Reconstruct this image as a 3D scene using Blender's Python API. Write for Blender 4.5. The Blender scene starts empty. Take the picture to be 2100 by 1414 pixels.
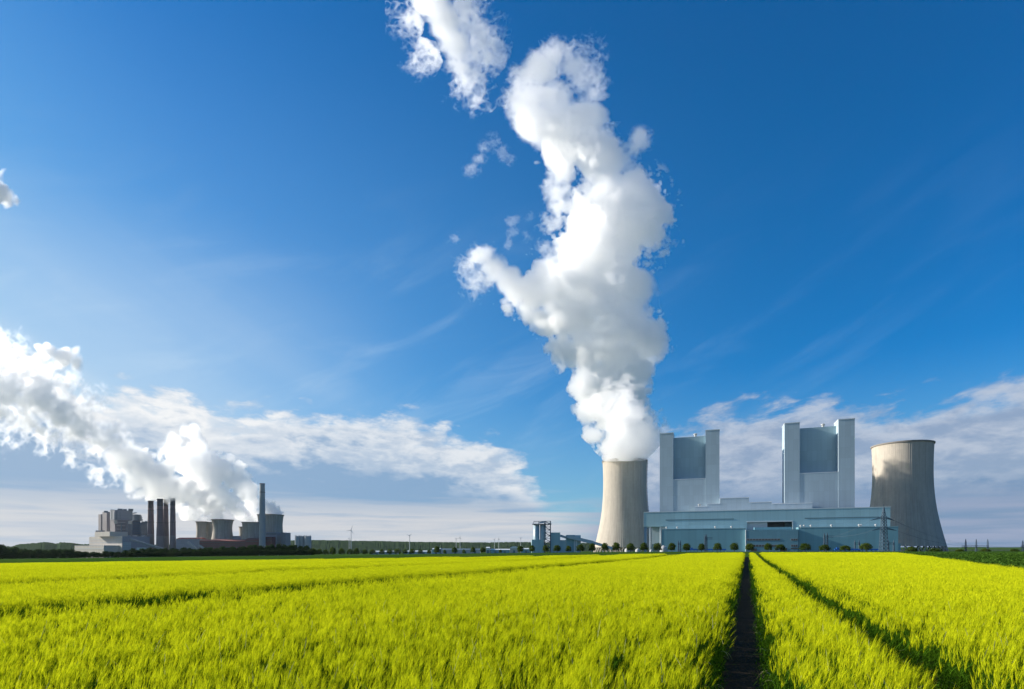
import bpy, math, random
import numpy as np
from mathutils import Vector, Matrix

random.seed(7)
R = math.radians
scene = bpy.context.scene
C = scene.collection

# ------------------------------------------------------------------ camera
F, CX, HZ, EYE = 1100.0, 1050.0, 1122.0, 1.9      # focal length and horizon in photo pixels (2100 x 1414)
cam_d = bpy.data.cameras.new('camera')
cam = bpy.data.objects.new('camera', cam_d)
C.objects.link(cam)
cam_d.sensor_width = 36.0
cam_d.lens = 36.0 * F / 2100.0
cam_d.shift_y = (HZ - 707.0) / 2100.0
cam_d.clip_start = 0.1
cam_d.clip_end = 60000.0
cam.location = (0, 0, EYE)
cam.rotation_euler = (R(90), 0, 0)
scene.camera = cam

# ------------------------------------------------------------------ light
SUN_AZ, SUN_EL = -73.0, 21.0                      # azimuth from the view axis (left is negative)
SKY_STRENGTH = 0.077
scene.view_settings.view_transform = 'Standard'
scene.view_settings.look = 'None'
scene.view_settings.exposure = 0.9
scene.view_settings.gamma = 1.0
scene.view_settings.use_curve_mapping = False
sd = Vector((math.sin(R(SUN_AZ)) * math.cos(R(SUN_EL)), math.cos(R(SUN_AZ)) * math.cos(R(SUN_EL)), math.sin(R(SUN_EL))))
sun_d = bpy.data.lights.new('sun', 'SUN')
sun_d.energy = 5.0
sun_d.angle = R(0.5)
sun_d.color = (1.0, 0.92, 0.80)
sun = bpy.data.objects.new('sun', sun_d)
C.objects.link(sun)
sun.rotation_euler = sd.to_track_quat('Z', 'Y').to_euler()

cy = scene.cycles
cy.max_bounces = 32
cy.diffuse_bounces = 3
cy.glossy_bounces = 3
cy.transmission_bounces = 4
cy.volume_bounces = 30
cy.transparent_max_bounces = 96
cy.sample_clamp_indirect = 6.0


class NT:
    """small helper for node trees"""
    def __init__(self, nt):
        self.nt = nt
        nt.nodes.clear()

    def n(self, t, **kw):
        nd = self.nt.nodes.new(t)
        for k, v in kw.items():
            setattr(nd, k, v)
        return nd

    def put(self, sock, v):
        if hasattr(v, 'is_output') or isinstance(v, bpy.types.NodeSocket):
            self.nt.links.new(v, sock)
        else:
            sock.default_value = v

    def m(self, op, a, b=0.0, c=None, clamp=False):
        nd = self.n('ShaderNodeMath', operation=op)
        nd.use_clamp = clamp
        self.put(nd.inputs[0], a)
        self.put(nd.inputs[1], b)
        if c is not None:
            self.put(nd.inputs[2], c)
        return nd.outputs[0]

    def ramp(self, x, lo, hi, a=0.0, b=1.0, smooth=True):
        nd = self.n('ShaderNodeMapRange')
        nd.interpolation_type = 'SMOOTHSTEP' if smooth else 'LINEAR'
        for i, v in enumerate((x, lo, hi, a, b)):
            self.put(nd.inputs[i], v)
        return nd.outputs[0]

    def noise(self, vec, scale, detail=4.0, rough=0.55, dist=0.0, lac=2.0):
        nd = self.n('ShaderNodeTexNoise')
        if vec is not None:
            self.put(nd.inputs['Vector'], vec)
        nd.inputs['Scale'].default_value = scale
        nd.inputs['Detail'].default_value = detail
        nd.inputs['Roughness'].default_value = rough
        nd.inputs['Lacunarity'].default_value = lac
        nd.inputs['Distortion'].default_value = dist
        return nd.outputs['Fac']

    def comb(self, x, y, z=0.0):
        nd = self.n('ShaderNodeCombineXYZ')
        for i, v in enumerate((x, y, z)):
            self.put(nd.inputs[i], v)
        return nd.outputs[0]

    def mix(self, fac, a, b, blend='MIX'):
        nd = self.n('ShaderNodeMix', data_type='RGBA')
        nd.blend_type = blend
        nd.clamp_factor = True
        self.put(nd.inputs[0], fac)
        self.put(nd.inputs[6], a if not isinstance(a, tuple) else (*a, 1))
        self.put(nd.inputs[7], b if not isinstance(b, tuple) else (*b, 1))
        return nd.outputs[2]

    def curve(self, x, pts):
        nd = self.n('ShaderNodeFloatCurve')
        c = nd.mapping.curves[0]
        while len(c.points) < len(pts):
            c.points.new(0.5, 0.5)
        for p, (px, py) in zip(c.points, pts):
            p.location = (px, py)
            p.handle_type = 'AUTO_CLAMPED'
        nd.mapping.update()
        self.put(nd.inputs['Value'], x)
        return nd.outputs[0]


# ------------------------------------------------------------------ sky
def build_world():
    w = bpy.data.worlds.new('World')
    scene.world = w
    w.use_nodes = True
    t = NT(w.node_tree)
    sky = t.n('ShaderNodeTexSky', sky_type='NISHITA')
    sky.sun_disc = False
    sky.sun_elevation = R(SUN_EL)
    sky.sun_rotation = R(SUN_AZ)
    sky.air_density = 1.0
    sky.dust_density = 0.5
    sky.ozone_density = 3.0
    hs = t.n('ShaderNodeHueSaturation')
    hs.inputs['Saturation'].default_value = 1.52
    hs.inputs['Value'].default_value = 1.0
    t.put(hs.inputs['Color'], sky.outputs[0])
    base = t.mix(1.0, hs.outputs[0], (0.36, 0.93, 1.06), 'MULTIPLY')
    d = t.n('ShaderNodeTexCoord').outputs['Generated']
    sep = t.n('ShaderNodeSeparateXYZ')
    t.put(sep.inputs[0], d)
    x, y, z = sep.outputs
    az = t.m('MULTIPLY', t.m('ARCTAN2', x, y), 180 / math.pi)
    el = t.m('MULTIPLY', t.m('ARCSINE', z), 180 / math.pi)
    # top edge of the two cloud banks, degrees of elevation over azimuth
    edge = [(-180, 8), (-60, 17), (-47, 17.5), (-43.7, 17), (-39, 13.8), (-32, 13.3), (-22, 13.6), (-14, 13.4), (-7.8, 12.8), (-3.5, 12.0), (-1.0, 10.6), (1.5, 8.6),
            (3.4, 5.6), (5.0, 3.0), (8.0, 1.6), (11, 3.0), (13, 10.0), (16, 12.0), (22, 13.4), (30, 13.4), (35, 12.2), (40, 12.8), (44, 13.6), (60, 13), (180, 8)]
    E = t.m('MULTIPLY', t.curve(t.m('DIVIDE', t.m('ADD', az, 180), 360), [((a + 180) / 360, e / 30) for a, e in edge]), 30.0)
    v1 = t.comb(t.m('MULTIPLY', az, 0.085), t.m('MULTIPLY', el, 0.24), 6.9)
    n1 = t.noise(v1, 1.6, 7.0, 0.60, 0.35)
    v2 = t.comb(t.m('MULTIPLY', az, 0.20), t.m('ADD', t.m('MULTIPLY', el, 0.50), t.m('MULTIPLY', az, t.ramp(az, 3.0, 12.0, 0.02, -0.07))), 8.1)
    n2 = t.noise(v2, 1.5, 8.0, 0.60, 0.25)
    dep = t.m('SUBTRACT', E, el)                                    # degrees under the edge
    left = t.ramp(az, 12.0, 3.0)                                    # 1 in the left bank
    # brightness inside the banks: sunlit top, blue-grey middle, cream layers near the horizon
    streak = t.noise(t.comb(t.m('MULTIPLY', az, 0.05), t.m('MULTIPLY', el, 0.85), 1.7), 1.3, 5.0, 0.55, 0.3)
    n3 = t.noise(t.comb(t.m('MULTIPLY', az, 0.13), t.m('MULTIPLY', el, 0.30), 4.4), 2.2, 8.0, 0.62, 0.2)
    D = t.m('ADD', dep, t.m('ADD', t.m('MULTIPLY', t.m('SUBTRACT', n1, 0.5), 6.5), t.m('MULTIPLY', t.m('SUBTRACT', n2, 0.5), 7.0)))
    body = t.ramp(D, -0.6, 3.2)
    D3 = t.m('ADD', D, t.m('MULTIPLY', t.m('SUBTRACT', n3, 0.5), 9.0))
    thick = t.m('ADD', t.ramp(az, -16.0, -4.0, 0.0, 1.6), t.m('MULTIPLY', t.m('SUBTRACT', 1.0, left), 2.4))
    puff = t.m('MULTIPLY', t.ramp(D, -0.3, 1.8), t.ramp(D3, t.m('ADD', thick, 6.4), t.m('ADD', thick, 1.8)))
    puff = t.m('MULTIPLY', puff, t.m('ADD', t.ramp(n3, 0.34, 0.60, 0.30, 0.85), t.m('MULTIPLY', t.ramp(az, -8.0, -34.0), 0.30)))
    puff = t.m('MULTIPLY', puff, t.ramp(el, 3.2, 6.5))
    low = t.ramp(t.m('ADD', el, t.m('MULTIPLY', t.m('SUBTRACT', streak, 0.5), 6.0)), 5.6, 3.0)
    k = 0.536 / SKY_STRENGTH
    sc = lambda c: tuple(v * k for v in c)
    white_l, white_r = sc((0.90, 0.91, 0.92)), sc((0.62, 0.67, 0.76))
    grey_l, grey_r = sc((0.24, 0.38, 0.58)), sc((0.17, 0.27, 0.45))
    low_l, low_r = sc((0.64, 0.655, 0.69)), sc((0.34, 0.40, 0.55))
    white = t.mix(left, white_r, white_l)
    grey = t.mix(left, grey_r, grey_l)
    lowc = t.mix(left, low_r, low_l)
    cc = grey
    # air near the horizon
    glow = t.ramp(az, 20.0, -55.0)
    airc = t.mix(glow, sc((0.26, 0.43, 0.64)), sc((0.56, 0.68, 0.78)))
    wide = t.m('MULTIPLY', t.ramp(az, 30.0, -58.0), t.ramp(el, 48.0, 6.0))
    air = t.mix(t.m('MULTIPLY', wide, 0.72), base, sc((0.34, 0.58, 0.78)))
    air = t.mix(t.m('MULTIPLY', t.ramp(az, 60.0, -10.0), t.ramp(el, 60.0, 10.0, 0.0, 0.30)), air, sc((0.004, 0.25, 0.60)))
    # faint cirrus combed up to the right
    cir = t.noise(t.comb(t.m('ADD', t.m('MULTIPLY', az, 0.035), t.m('MULTIPLY', el, 0.05)), t.m('SUBTRACT', t.m('MULTIPLY', el, 0.20), t.m('MULTIPLY', az, 0.09)), 2.0), 1.2, 6.0, 0.6, 0.5)
    air = t.mix(t.m('MULTIPLY', t.ramp(cir, 0.45, 0.8), t.m('MULTIPLY', t.ramp(el, 36.0, 18.0), t.ramp(az, 50.0, -20.0, 0.04, 0.22))), air, sc((0.62, 0.78, 0.92)))
    air = t.mix(t.ramp(el, 18.0, 0.0, 0.0, 0.60), air, airc)
    # thin high veils, thicker towards the sun
    vv = t.noise(t.comb(t.m('ADD', t.m('MULTIPLY', az, 0.03), t.m('MULTIPLY', el, 0.045)), t.m('SUBTRACT', t.m('MULTIPLY', el, 0.11), t.m('MULTIPLY', az, -0.05)), 5.0), 0.8, 4.0, 0.45, 0.8)
    veil = t.m('MULTIPLY', t.m('MULTIPLY', t.ramp(az, -8.0, -46.0), t.ramp(el, 30.0, 13.0)), t.ramp(vv, 0.25, 0.75, 0.40, 1.0))
    air = t.mix(veil, air, sc((0.72, 0.81, 0.88)))
    col = t.mix(t.m('MULTIPLY', body, 0.88), air, cc)
    col = t.mix(t.m('MULTIPLY', low, t.ramp(streak, 0.28, 0.62, t.m('ADD', 0.15, t.m('MULTIPLY', left, 0.35)), 1.0)), col, lowc)
    col = t.mix(t.m('MULTIPLY', puff, t.m('ADD', 0.80, t.m('MULTIPLY', left, 0.16))), col, white)
    up = t.ramp(el, -1.0, 0.0)
    col = t.mix(up, sc((0.16, 0.20, 0.16)), col)
    bg = t.n('ShaderNodeBackground')
    t.put(bg.inputs['Color'], col)
    bg.inputs['Strength'].default_value = SKY_STRENGTH
    out = t.n('ShaderNodeOutputWorld')
    t.nt.links.new(bg.outputs[0], out.inputs['Surface'])


build_world()

# ------------------------------------------------------------------ helpers
def X_of(px, Y):
    return (px - CX) / F * Y


def Z_of(py, Y):
    return EYE + (HZ - py) / F * Y


def P(px, py, Y):
    return Vector((X_of(px, Y), Y, Z_of(py, Y)))


class MB:
    """collects shapes into one mesh"""
    def __init__(self):
        self.v, self.f, self.mi = [], [], []

    def add(self, vs, fs, mi=0):
        b = len(self.v)
        self.v += [tuple(p) for p in vs]
        for f in fs:
            self.f.append([b + i for i in f])
            self.mi.append(mi)

    def prism(self, pts, z0, z1, mi=0, cap_bottom=True):
        """pts: plan polygon (counter-clockwise from above); z0, z1 numbers or lists"""
        n = len(pts)
        a = z0 if isinstance(z0, (list, tuple)) else [z0] * n
        b = z1 if isinstance(z1, (list, tuple)) else [z1] * n
        vs = [(p[0], p[1], a[i]) for i, p in enumerate(pts)] + [(p[0], p[1], b[i]) for i, p in enumerate(pts)]
        fs = [[i, (i + 1) % n, n + (i + 1) % n, n + i] for i in range(n)] + [list(range(n, 2 * n))]
        if cap_bottom:
            fs.append(list(range(n - 1, -1, -1)))
        self.add(vs, fs, mi)

    def obox(self, fr, a0, a1, b0, b1, z0, z1, mi=0):
        self.prism([fr(a0, b0), fr(a1, b0), fr(a1, b1), fr(a0, b1)], z0, z1, mi)

    def beam(self, p, q, w, h=None, mi=0):
        p, q = Vector(p), Vector(q)
        h = w if h is None else h
        d = (q - p).normalized()
        up = Vector((0, 0, 1)) if abs(d.z) < 0.95 else Vector((0, 1, 0))
        s = d.cross(up).normalized() * (w / 2)
        u = s.cross(d).normalized() * (h / 2)
        vs = [p - s - u, p + s - u, p + s + u, p - s + u, q - s - u, q + s - u, q + s + u, q - s + u]
        self.add(vs, [[0, 1, 2, 3], [7, 6, 5, 4], [0, 4, 5, 1], [1, 5, 6, 2], [2, 6, 7, 3], [3, 7, 4, 0]], mi)

    def lathe(self, c, prof, n=48, mi=0, cap=True, ang=None, bottom=False):
        """prof: list of (r, z) from bottom to top"""
        vs = []
        for r, z in prof:
            for i in range(n):
                a = 2 * math.pi * i / n
                rr = r if ang is None else r * ang(i)
                vs.append((c[0] + rr * math.cos(a), c[1] + rr * math.sin(a), c[2] + z))
        fs = []
        for j in range(len(prof) - 1):
            for i in range(n):
                k = (i + 1) % n
                fs.append([j * n + i, j * n + k, (j + 1) * n + k, (j + 1) * n + i])
        if cap:
            fs.append([(len(prof) - 1) * n + i for i in range(n)])
        if bottom:
            fs.append([i for i in range(n - 1, -1, -1)])
        self.add(vs, fs, mi)

    def build(self, name, mats, parent=None, smooth=False):
        off = Vector((0, 0, 0))
        if parent is not None:
            q = parent
            while q is not None:
                off += q.location
                q = q.parent
        me = bpy.data.meshes.new(name)
        me.from_pydata([(p[0] - off.x, p[1] - off.y, p[2] - off.z) for p in self.v], [], self.f)
        for m in (mats if isinstance(mats, (list, tuple)) else [mats]):
            me.materials.append(m)
        me.polygons.foreach_set('material_index', self.mi)
        if smooth:
            me.polygons.foreach_set('use_smooth', [True] * len(self.f))
        me.update()
        o = bpy.data.objects.new(name, me)
        C.objects.link(o)
        if parent is not None:
            o.parent = parent
        return o


def tag(o, label=None, cat=None, group=None, kind=None):
    for k, v in (('label', label), ('category', cat), ('group', group), ('kind', kind)):
        if v:
            o[k] = v
    return o


def thing(name, label, cat, loc, group=None):
    o = bpy.data.objects.new(name, None)
    o.empty_display_size = 1.0
    C.objects.link(o)
    o.location = loc
    return tag(o, label, cat, group)


def copy_tree(o, parent=None):
    c = o.copy()
    C.objects.link(c)
    if parent is not None:
        c.parent = parent
    for ch in list(o.children):
        copy_tree(ch, c)
    return c


def mesh_np(name, V, Q, mat, parent=None):
    """mesh from numpy arrays of vertices and quads"""
    me = bpy.data.meshes.new(name)
    nv, nf = len(V), len(Q)
    k = Q.shape[1]
    me.vertices.add(nv)
    me.vertices.foreach_set('co', V.astype(np.float32).ravel())
    me.loops.add(nf * k)
    me.loops.foreach_set('vertex_index', Q.astype(np.int32).ravel())
    me.polygons.add(nf)
    me.polygons.foreach_set('loop_start', np.arange(0, nf * k, k, dtype=np.int32))
    me.polygons.foreach_set('loop_total', np.full(nf, k, dtype=np.int32))
    me.update(calc_edges=True)
    me.materials.append(mat)
    o = bpy.data.objects.new(name, me)
    C.objects.link(o)
    if parent is not None:
        o.parent = parent
    return o


# ------------------------------------------------------------------ materials
def new_mat(name):
    m = bpy.data.materials.new(name)
    m.use_nodes = True
    return m, NT(m.node_tree)


def finish(t, color, rough=0.7, spec=0.3, normal=None, metallic=0.0):
    b = t.n('ShaderNodeBsdfPrincipled')
    t.put(b.inputs['Base Color'], color if not isinstance(color, tuple) else (*color, 1))
    t.put(b.inputs['Roughness'], rough)
    b.inputs['Specular IOR Level'].default_value = spec
    b.inputs['Metallic'].default_value = metallic
    if normal is not None:
        t.put(b.inputs['Normal'], normal)
    o = t.n('ShaderNodeOutputMaterial')
    t.nt.links.new(b.outputs[0], o.inputs['Surface'])


def bump(t, h, strength=0.3, dist=0.2):
    nd = t.n('ShaderNodeBump')
    nd.inputs['Strength'].default_value = strength
    nd.inputs['Distance'].default_value = dist
    t.put(nd.inputs['Height'], h)
    return nd.outputs[0]


def mat_plain(name, c, rough=0.7, var=0.15, scale=0.3, spec=0.3, metallic=0.0):
    m, t = new_mat(name)
    co = t.n('ShaderNodeTexCoord').outputs['Object']
    n = t.noise(co, scale, 5.0, 0.6)
    col = t.mix(n, tuple(v * (1 - var) for v in c), tuple(min(1, v * (1 + var)) for v in c))
    finish(t, col, rough, spec, metallic=metallic)
    return m


def mat_cladding(name, c, axis, seam=7.0, rough=0.45, spec=0.4, course=14.0):
    """profiled sheet-metal cladding: upright sheets in courses, slightly different from sheet to sheet"""
    m, t = new_mat(name)
    co = t.n('ShaderNodeTexCoord').outputs['Object']
    sep = t.n('ShaderNodeSeparateXYZ')
    t.put(sep.inputs[0], co)
    a = t.m('ADD', t.m('MULTIPLY', sep.outputs[0], axis[0]), t.m('MULTIPLY', sep.outputs[1], axis[1]))
    ia = t.m('FLOOR', t.m('DIVIDE', a, seam))
    iz = t.m('FLOOR', t.m('DIVIDE', sep.outputs[2], course))
    wn = t.n('ShaderNodeTexWhiteNoise', noise_dimensions='3D')
    t.put(wn.inputs['Vector'], t.comb(ia, iz, 1.0))
    fa = t.m('ABSOLUTE', t.m('SUBTRACT', t.m('FRACT', t.m('DIVIDE', a, seam)), 0.5))
    fz = t.m('ABSOLUTE', t.m('SUBTRACT', t.m('FRACT', t.m('DIVIDE', sep.outputs[2], course)), 0.5))
    line = t.m('MAXIMUM', t.ramp(fa, 0.45, 0.5), t.m('MULTIPLY', t.ramp(fz, 0.47, 0.5), 0.7))
    st = t.noise(t.comb(t.m('MULTIPLY', a, 0.15), t.m('MULTIPLY', a, 0.1), t.m('MULTIPLY', sep.outputs[2], 0.012)), 1.0, 5.0, 0.6)
    v = t.m('ADD', t.m('MULTIPLY', wn.outputs['Value'], 0.10), t.m('MULTIPLY', st, 0.22))
    v = t.m('SUBTRACT', t.m('ADD', v, 0.86), t.m('MULTIPLY', line, 0.10))
    mm = t.n('ShaderNodeMix', data_type='RGBA')
    mm.blend_type = 'MULTIPLY'
    mm.inputs[0].default_value = 1.0
    mm.inputs[6].default_value = (*c, 1)
    t.put(mm.inputs[7], t.comb(v, v, v))
    rib = t.m('SINE', t.m('MULTIPLY', a, 2 * math.pi / 0.9))
    finish(t, mm.outputs[2], rough, spec, bump(t, rib, 0.06, 0.1))
    return m


def mat_concrete_tower(name, c, nrib, stain=0.36, course=5.0):
    m, t = new_mat(name)
    co = t.n('ShaderNodeTexCoord').outputs['Object']
    sep = t.n('ShaderNodeSeparateXYZ')
    t.put(sep.inputs[0], co)
    ang = t.m('DIVIDE', t.m('ARCTAN2', sep.outputs[1], sep.outputs[0]), 2 * math.pi)
    fa = t.m('ABSOLUTE', t.m('SUBTRACT', t.m('FRACT', t.m('MULTIPLY', ang, nrib)), 0.5))
    fz = t.m('ABSOLUTE', t.m('SUBTRACT', t.m('FRACT', t.m('DIVIDE', sep.outputs[2], course)), 0.5))
    line = t.m('MAXIMUM', t.ramp(fa, 0.38, 0.5), t.m('MULTIPLY', t.ramp(fz, 0.40, 0.5), 0.35))
    # rain streaks run down the shell, a broad dirty band lies under the rim
    st = t.noise(t.comb(t.m('MULTIPLY', t.m('SINE', t.m('MULTIPLY', ang, 2 * math.pi)), 9.0), t.m('MULTIPLY', t.m('COSINE', t.m('MULTIPLY', ang, 2 * math.pi)), 9.0), t.m('MULTIPLY', sep.outputs[2], 0.012)), 1.3, 6.0, 0.6)
    cl = t.noise(co, 0.03, 5.0, 0.6)
    wn = t.n('ShaderNodeTexWhiteNoise', noise_dimensions='2D')
    t.put(wn.inputs['Vector'], t.comb(t.m('FLOOR', t.m('MULTIPLY', ang, nrib)), t.m('FLOOR', t.m('DIVIDE', sep.outputs[2], course)), 0.0))
    f = t.m('ADD', t.m('MULTIPLY', t.ramp(st, 0.35, 0.75), stain), t.m('MULTIPLY', cl, 0.3))
    f = t.m('ADD', f, t.m('MULTIPLY', wn.outputs['Value'], 0.12))
    col = t.mix(f, c, tuple(v * 0.52 for v in c))
    col = t.mix(t.m('MULTIPLY', line, 0.17), col, tuple(v * 0.45 for v in c))
    finish(t, col, 0.85, 0.2)
    return m


def mat_leaf(name, c, c2, trans=0.35, scale=0.4):
    m, t = new_mat(name)
    co = t.n('ShaderNodeTexCoord').outputs['Object']
    inf = t.n('ShaderNodeObjectInfo').outputs['Random']
    n = t.noise(co, scale, 3.0, 0.6)
    f = t.m('ADD', t.m('MULTIPLY', t.ramp(n, 0.3, 0.7), 0.6), t.m('MULTIPLY', inf, 0.5))
    col = t.mix(f, c, c2)
    df = t.n('ShaderNodeBsdfDiffuse')
    tr = t.n('ShaderNodeBsdfTranslucent')
    t.put(df.inputs['Color'], col)
    t.put(tr.inputs['Color'], t.mix(0.5, col, tuple(min(1, v * 1.5) for v in c2)))
    mx = t.n('ShaderNodeMixShader')
    mx.inputs[0].default_value = trans
    t.nt.links.new(df.outputs[0], mx.inputs[1])
    t.nt.links.new(tr.outputs[0], mx.inputs[2])
    o = t.n('ShaderNodeOutputMaterial')
    t.nt.links.new(mx.outputs[0], o.inputs['Surface'])
    return m


def mat_vapour(name, dens, g=0.25):
    m, t = new_mat(name)
    v = t.n('ShaderNodeVolumePrincipled')
    v.inputs['Color'].default_value = (1, 1, 1, 1)
    v.inputs['Density'].default_value = dens
    v.inputs['Anisotropy'].default_value = g
    o = t.n('ShaderNodeOutputMaterial')
    t.nt.links.new(v.outputs[0], o.inputs['Volume'])
    return m


E1, E2 = (0.937, -0.349), (0.349, 0.937)
M = {}
M['pale_clad'] = mat_cladding('pale_blue_cladding', (0.365, 0.455, 0.515), E1, 6.0)
M['recess_shade_clad'] = mat_cladding('recess_shade_cladding', (0.285, 0.41, 0.475), E1, 6.0)  # darker copy of the pale cladding, with the recess shade put into its colour
M['hall_clad'] = mat_cladding('hall_cladding', (0.265, 0.425, 0.48), E1, 9.0, course=20.0)
M['teal_clad'] = mat_cladding('teal_cladding', (0.14, 0.31, 0.385), E1, 9.0, course=20.0)
M['office_clad'] = mat_cladding('office_cladding', (0.115, 0.255, 0.335), E1, 5.0, course=5.0)
M['trim'] = mat_plain('white_trim', (0.55, 0.60, 0.63), 0.5, 0.05)
M['dark_slot'] = mat_plain('dark_louvre', (0.10, 0.17, 0.20), 0.6, 0.2, 1.0)
M['opening'] = mat_plain('dark_opening', (0.09, 0.10, 0.11), 0.8, 0.2)
M['column_blue'] = mat_plain('blue_steel', (0.06, 0.14, 0.24), 0.5, 0.15)
M['bright_blue'] = mat_plain('bright_blue_paint', (0.02, 0.12, 0.42), 0.5, 0.15)
M['glass'] = mat_plain('dark_window_glass', (0.05, 0.06, 0.07), 0.15, 0.2, 1.0, 0.6)
M['white'] = mat_plain('white_paint', (0.40, 0.41, 0.41), 0.5, 0.05)
M['silo'] = mat_plain('silo_metal', (0.30, 0.41, 0.47), 0.35, 0.1, 0.3, 0.5)
M['steel'] = mat_plain('galvanised_steel', (0.055, 0.09, 0.13), 0.55, 0.2)
M['wire'] = mat_plain('wire', (0.08, 0.10, 0.13), 0.6, 0.1)
M['tower'] = mat_concrete_tower('tower_concrete', (0.48, 0.435, 0.375), 96)
M['old_tower'] = mat_concrete_tower('old_tower_concrete', (0.43, 0.395, 0.34), 40, 0.7)
M['tower_in'] = mat_plain('tower_inside', (0.10, 0.10, 0.10), 0.9)
M['rim'] = mat_plain('rim_concrete', (0.22, 0.205, 0.19), 0.9)
M['old_grey'] = mat_cladding('old_grey_cladding', (0.24, 0.255, 0.29), (0.866, -0.5), 12.0, course=9.0)
M['old_dark'] = mat_cladding('old_dark_cladding', (0.12, 0.155, 0.19), (0.866, -0.5), 8.0, course=6.0)
M['old_brown'] = mat_cladding('old_brown_cladding', (0.20, 0.18, 0.195), (0.866, -0.5), 8.0, course=30.0)
M['old_cream'] = mat_cladding('old_cream_cladding', (0.42, 0.385, 0.34), (0.866, -0.5), 10.0, course=7.0)
M['brick_stack'] = mat_plain('stack_brick', (0.165, 0.125, 0.135), 0.85, 0.3, 0.05)
M['stack_low'] = mat_plain('stack_concrete', (0.20, 0.175, 0.18), 0.85, 0.2, 0.05)
M['stack_top'] = mat_plain('stack_sooty_top', (0.09, 0.08, 0.085), 0.9, 0.3, 0.1)
M['chimney'] = mat_plain('chimney_concrete', (0.31, 0.325, 0.33), 0.8, 0.15, 0.05)
M['red_shed'] = mat_cladding('red_cladding', (0.135, 0.045, 0.052), (0.8, 0.5), 14.0, course=8.0)
M['red_light'] = mat_plain('red_roof', (0.25, 0.08, 0.07), 0.8, 0.2, 0.05)
M['bark'] = mat_plain('bark', (0.07, 0.055, 0.04), 0.9, 0.3, 2.0)
M['leaf'] = mat_leaf('tree_leaves', (0.030, 0.062, 0.014), (0.085, 0.125, 0.020))
M['leaf_dark'] = mat_leaf('wood_leaves', (0.020, 0.042, 0.018), (0.050, 0.080, 0.026), 0.25)
M['turbine'] = mat_plain('turbine_white', (0.55, 0.56, 0.58), 0.5, 0.05)


# ------------------------------------------------------------------ terrain
U_OFF = [(-3, 26), (-0.955, 25), (-0.5, 18.5), (0.0, 12.5), (0.227, 10.2), (0.6, 9.4), (1.0, 9.0), (3, 9)]


def far_off(u):
    for (a, b), (c, d) in zip(U_OFF, U_OFF[1:]):
        if u <= c:
            return b + (d - b) * max(0.0, (u - a)) / (c - a)
    return U_OFF[-1][1]


def smooth(x):
    x = min(1.0, max(0.0, x))
    return x * x * (3 - 2 * x)


YB = 100.0


def ground_z(X, Y):
    tilt = 0.0145 * max(0.0, min(45.0 - X, 190.0))
    if Y <= YB:
        w = 0.02 * math.sin(X * 0.35 + 0.7) * math.sin(Y * 0.21) * smooth(Y / 12.0)
        return -tilt * smooth(Y / YB) + w
    u = X / Y
    z1 = -0.0145 * max(0.0, min(45.0 - u * YB, 190.0))
    o1 = (EYE - z1) * F / YB
    oc = far_off(u)
    k = (YB / min(Y, 480.0) - YB / 480.0) / (1 - YB / 480.0)
    o = oc + (o1 - oc) * k
    Yc = min(Y, 2600.0)
    return EYE - o * Yc / F


def fan_sheet(name, ys, ss, width, zoff, mat, keep=None):
    V, idx = [], {}
    for j, Y in enumerate(ys):
        for i, s in enumerate(ss):
            X = s * width(Y)
            V.append((X, Y, ground_z(X, Y) + zoff))
    n = len(ss)
    Q = []
    for j in range(len(ys) - 1):
        for i in range(n - 1):
            a = j * n + i
            if keep is None or keep((V[a][0] + V[a + n + 1][0]) / 2, (V[a][1] + V[a + n + 1][1]) / 2):
                Q.append((a, a + 1, a + n + 1, a + n))
    return mesh_np(name, np.array(V), np.array(Q), mat)


def mat_ground():
    m, t = new_mat('ground_meadow')
    co = t.n('ShaderNodeTexCoord').outputs['Object']
    n = t.noise(co, 0.02, 6.0, 0.6)
    n2 = t.noise(co, 0.6, 4.0, 0.6)
    c = t.mix(t.ramp(n, 0.35, 0.65), (0.032, 0.075, 0.012), (0.055, 0.105, 0.016))
    c = t.mix(t.m('MULTIPLY', n2, 0.5), c, (0.02, 0.05, 0.012))
    finish(t, c, 1.0, 0.0)
    return m


def mat_soil():
    m, t = new_mat('field_soil')
    co = t.n('ShaderNodeTexCoord').outputs['Object']
    n = t.noise(co, 1.3, 6.0, 0.65)
    n2 = t.noise(co, 14.0, 4.0, 0.6)
    c = t.mix(n, (0.020, 0.016, 0.011), (0.070, 0.052, 0.036))
    c = t.mix(t.m('MULTIPLY', t.ramp(n2, 0.5, 0.7), 0.5), c, (0.012, 0.022, 0.006))
    finish(t, c, 0.95, 0.1, bump(t, n2, 0.8, 0.04))
    return m


ys = [-60, -30, -12, -5, 0, 2, 4, 6, 8, 10, 13, 16, 20, 25, 30, 36, 43, 50, 58, 66, 74, 82, 90, 95, 100, 104, 110, 120, 135, 155, 180, 210, 250, 300, 360, 430, 480, 560, 700, 900, 1200, 1600, 2100, 2600, 4000, 7000, 14000, 30000]
ss = list(np.linspace(-1, 1, 97))
wid = lambda Y: 40 + 1.7 * max(Y, 0)
g = fan_sheet('ground', ys, ss, wid, 0.0, mat_ground())
tag(g, kind='structure')


def right_edge(Y):
    """X of the right boundary of the barley at depth Y"""
    return 26.0 + (Y - 27.0) * 0.625


def far_edge(X):
    return YB + 1.5 * math.sin(X * 0.05)


soil = fan_sheet('field', [y for y in ys if y <= 100], list(np.linspace(-1, 1, 193)), wid, 0.02, mat_soil(), lambda x, y: x < right_edge(y) + 1 and y < 99.0)
tag(soil, kind='structure')

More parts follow.
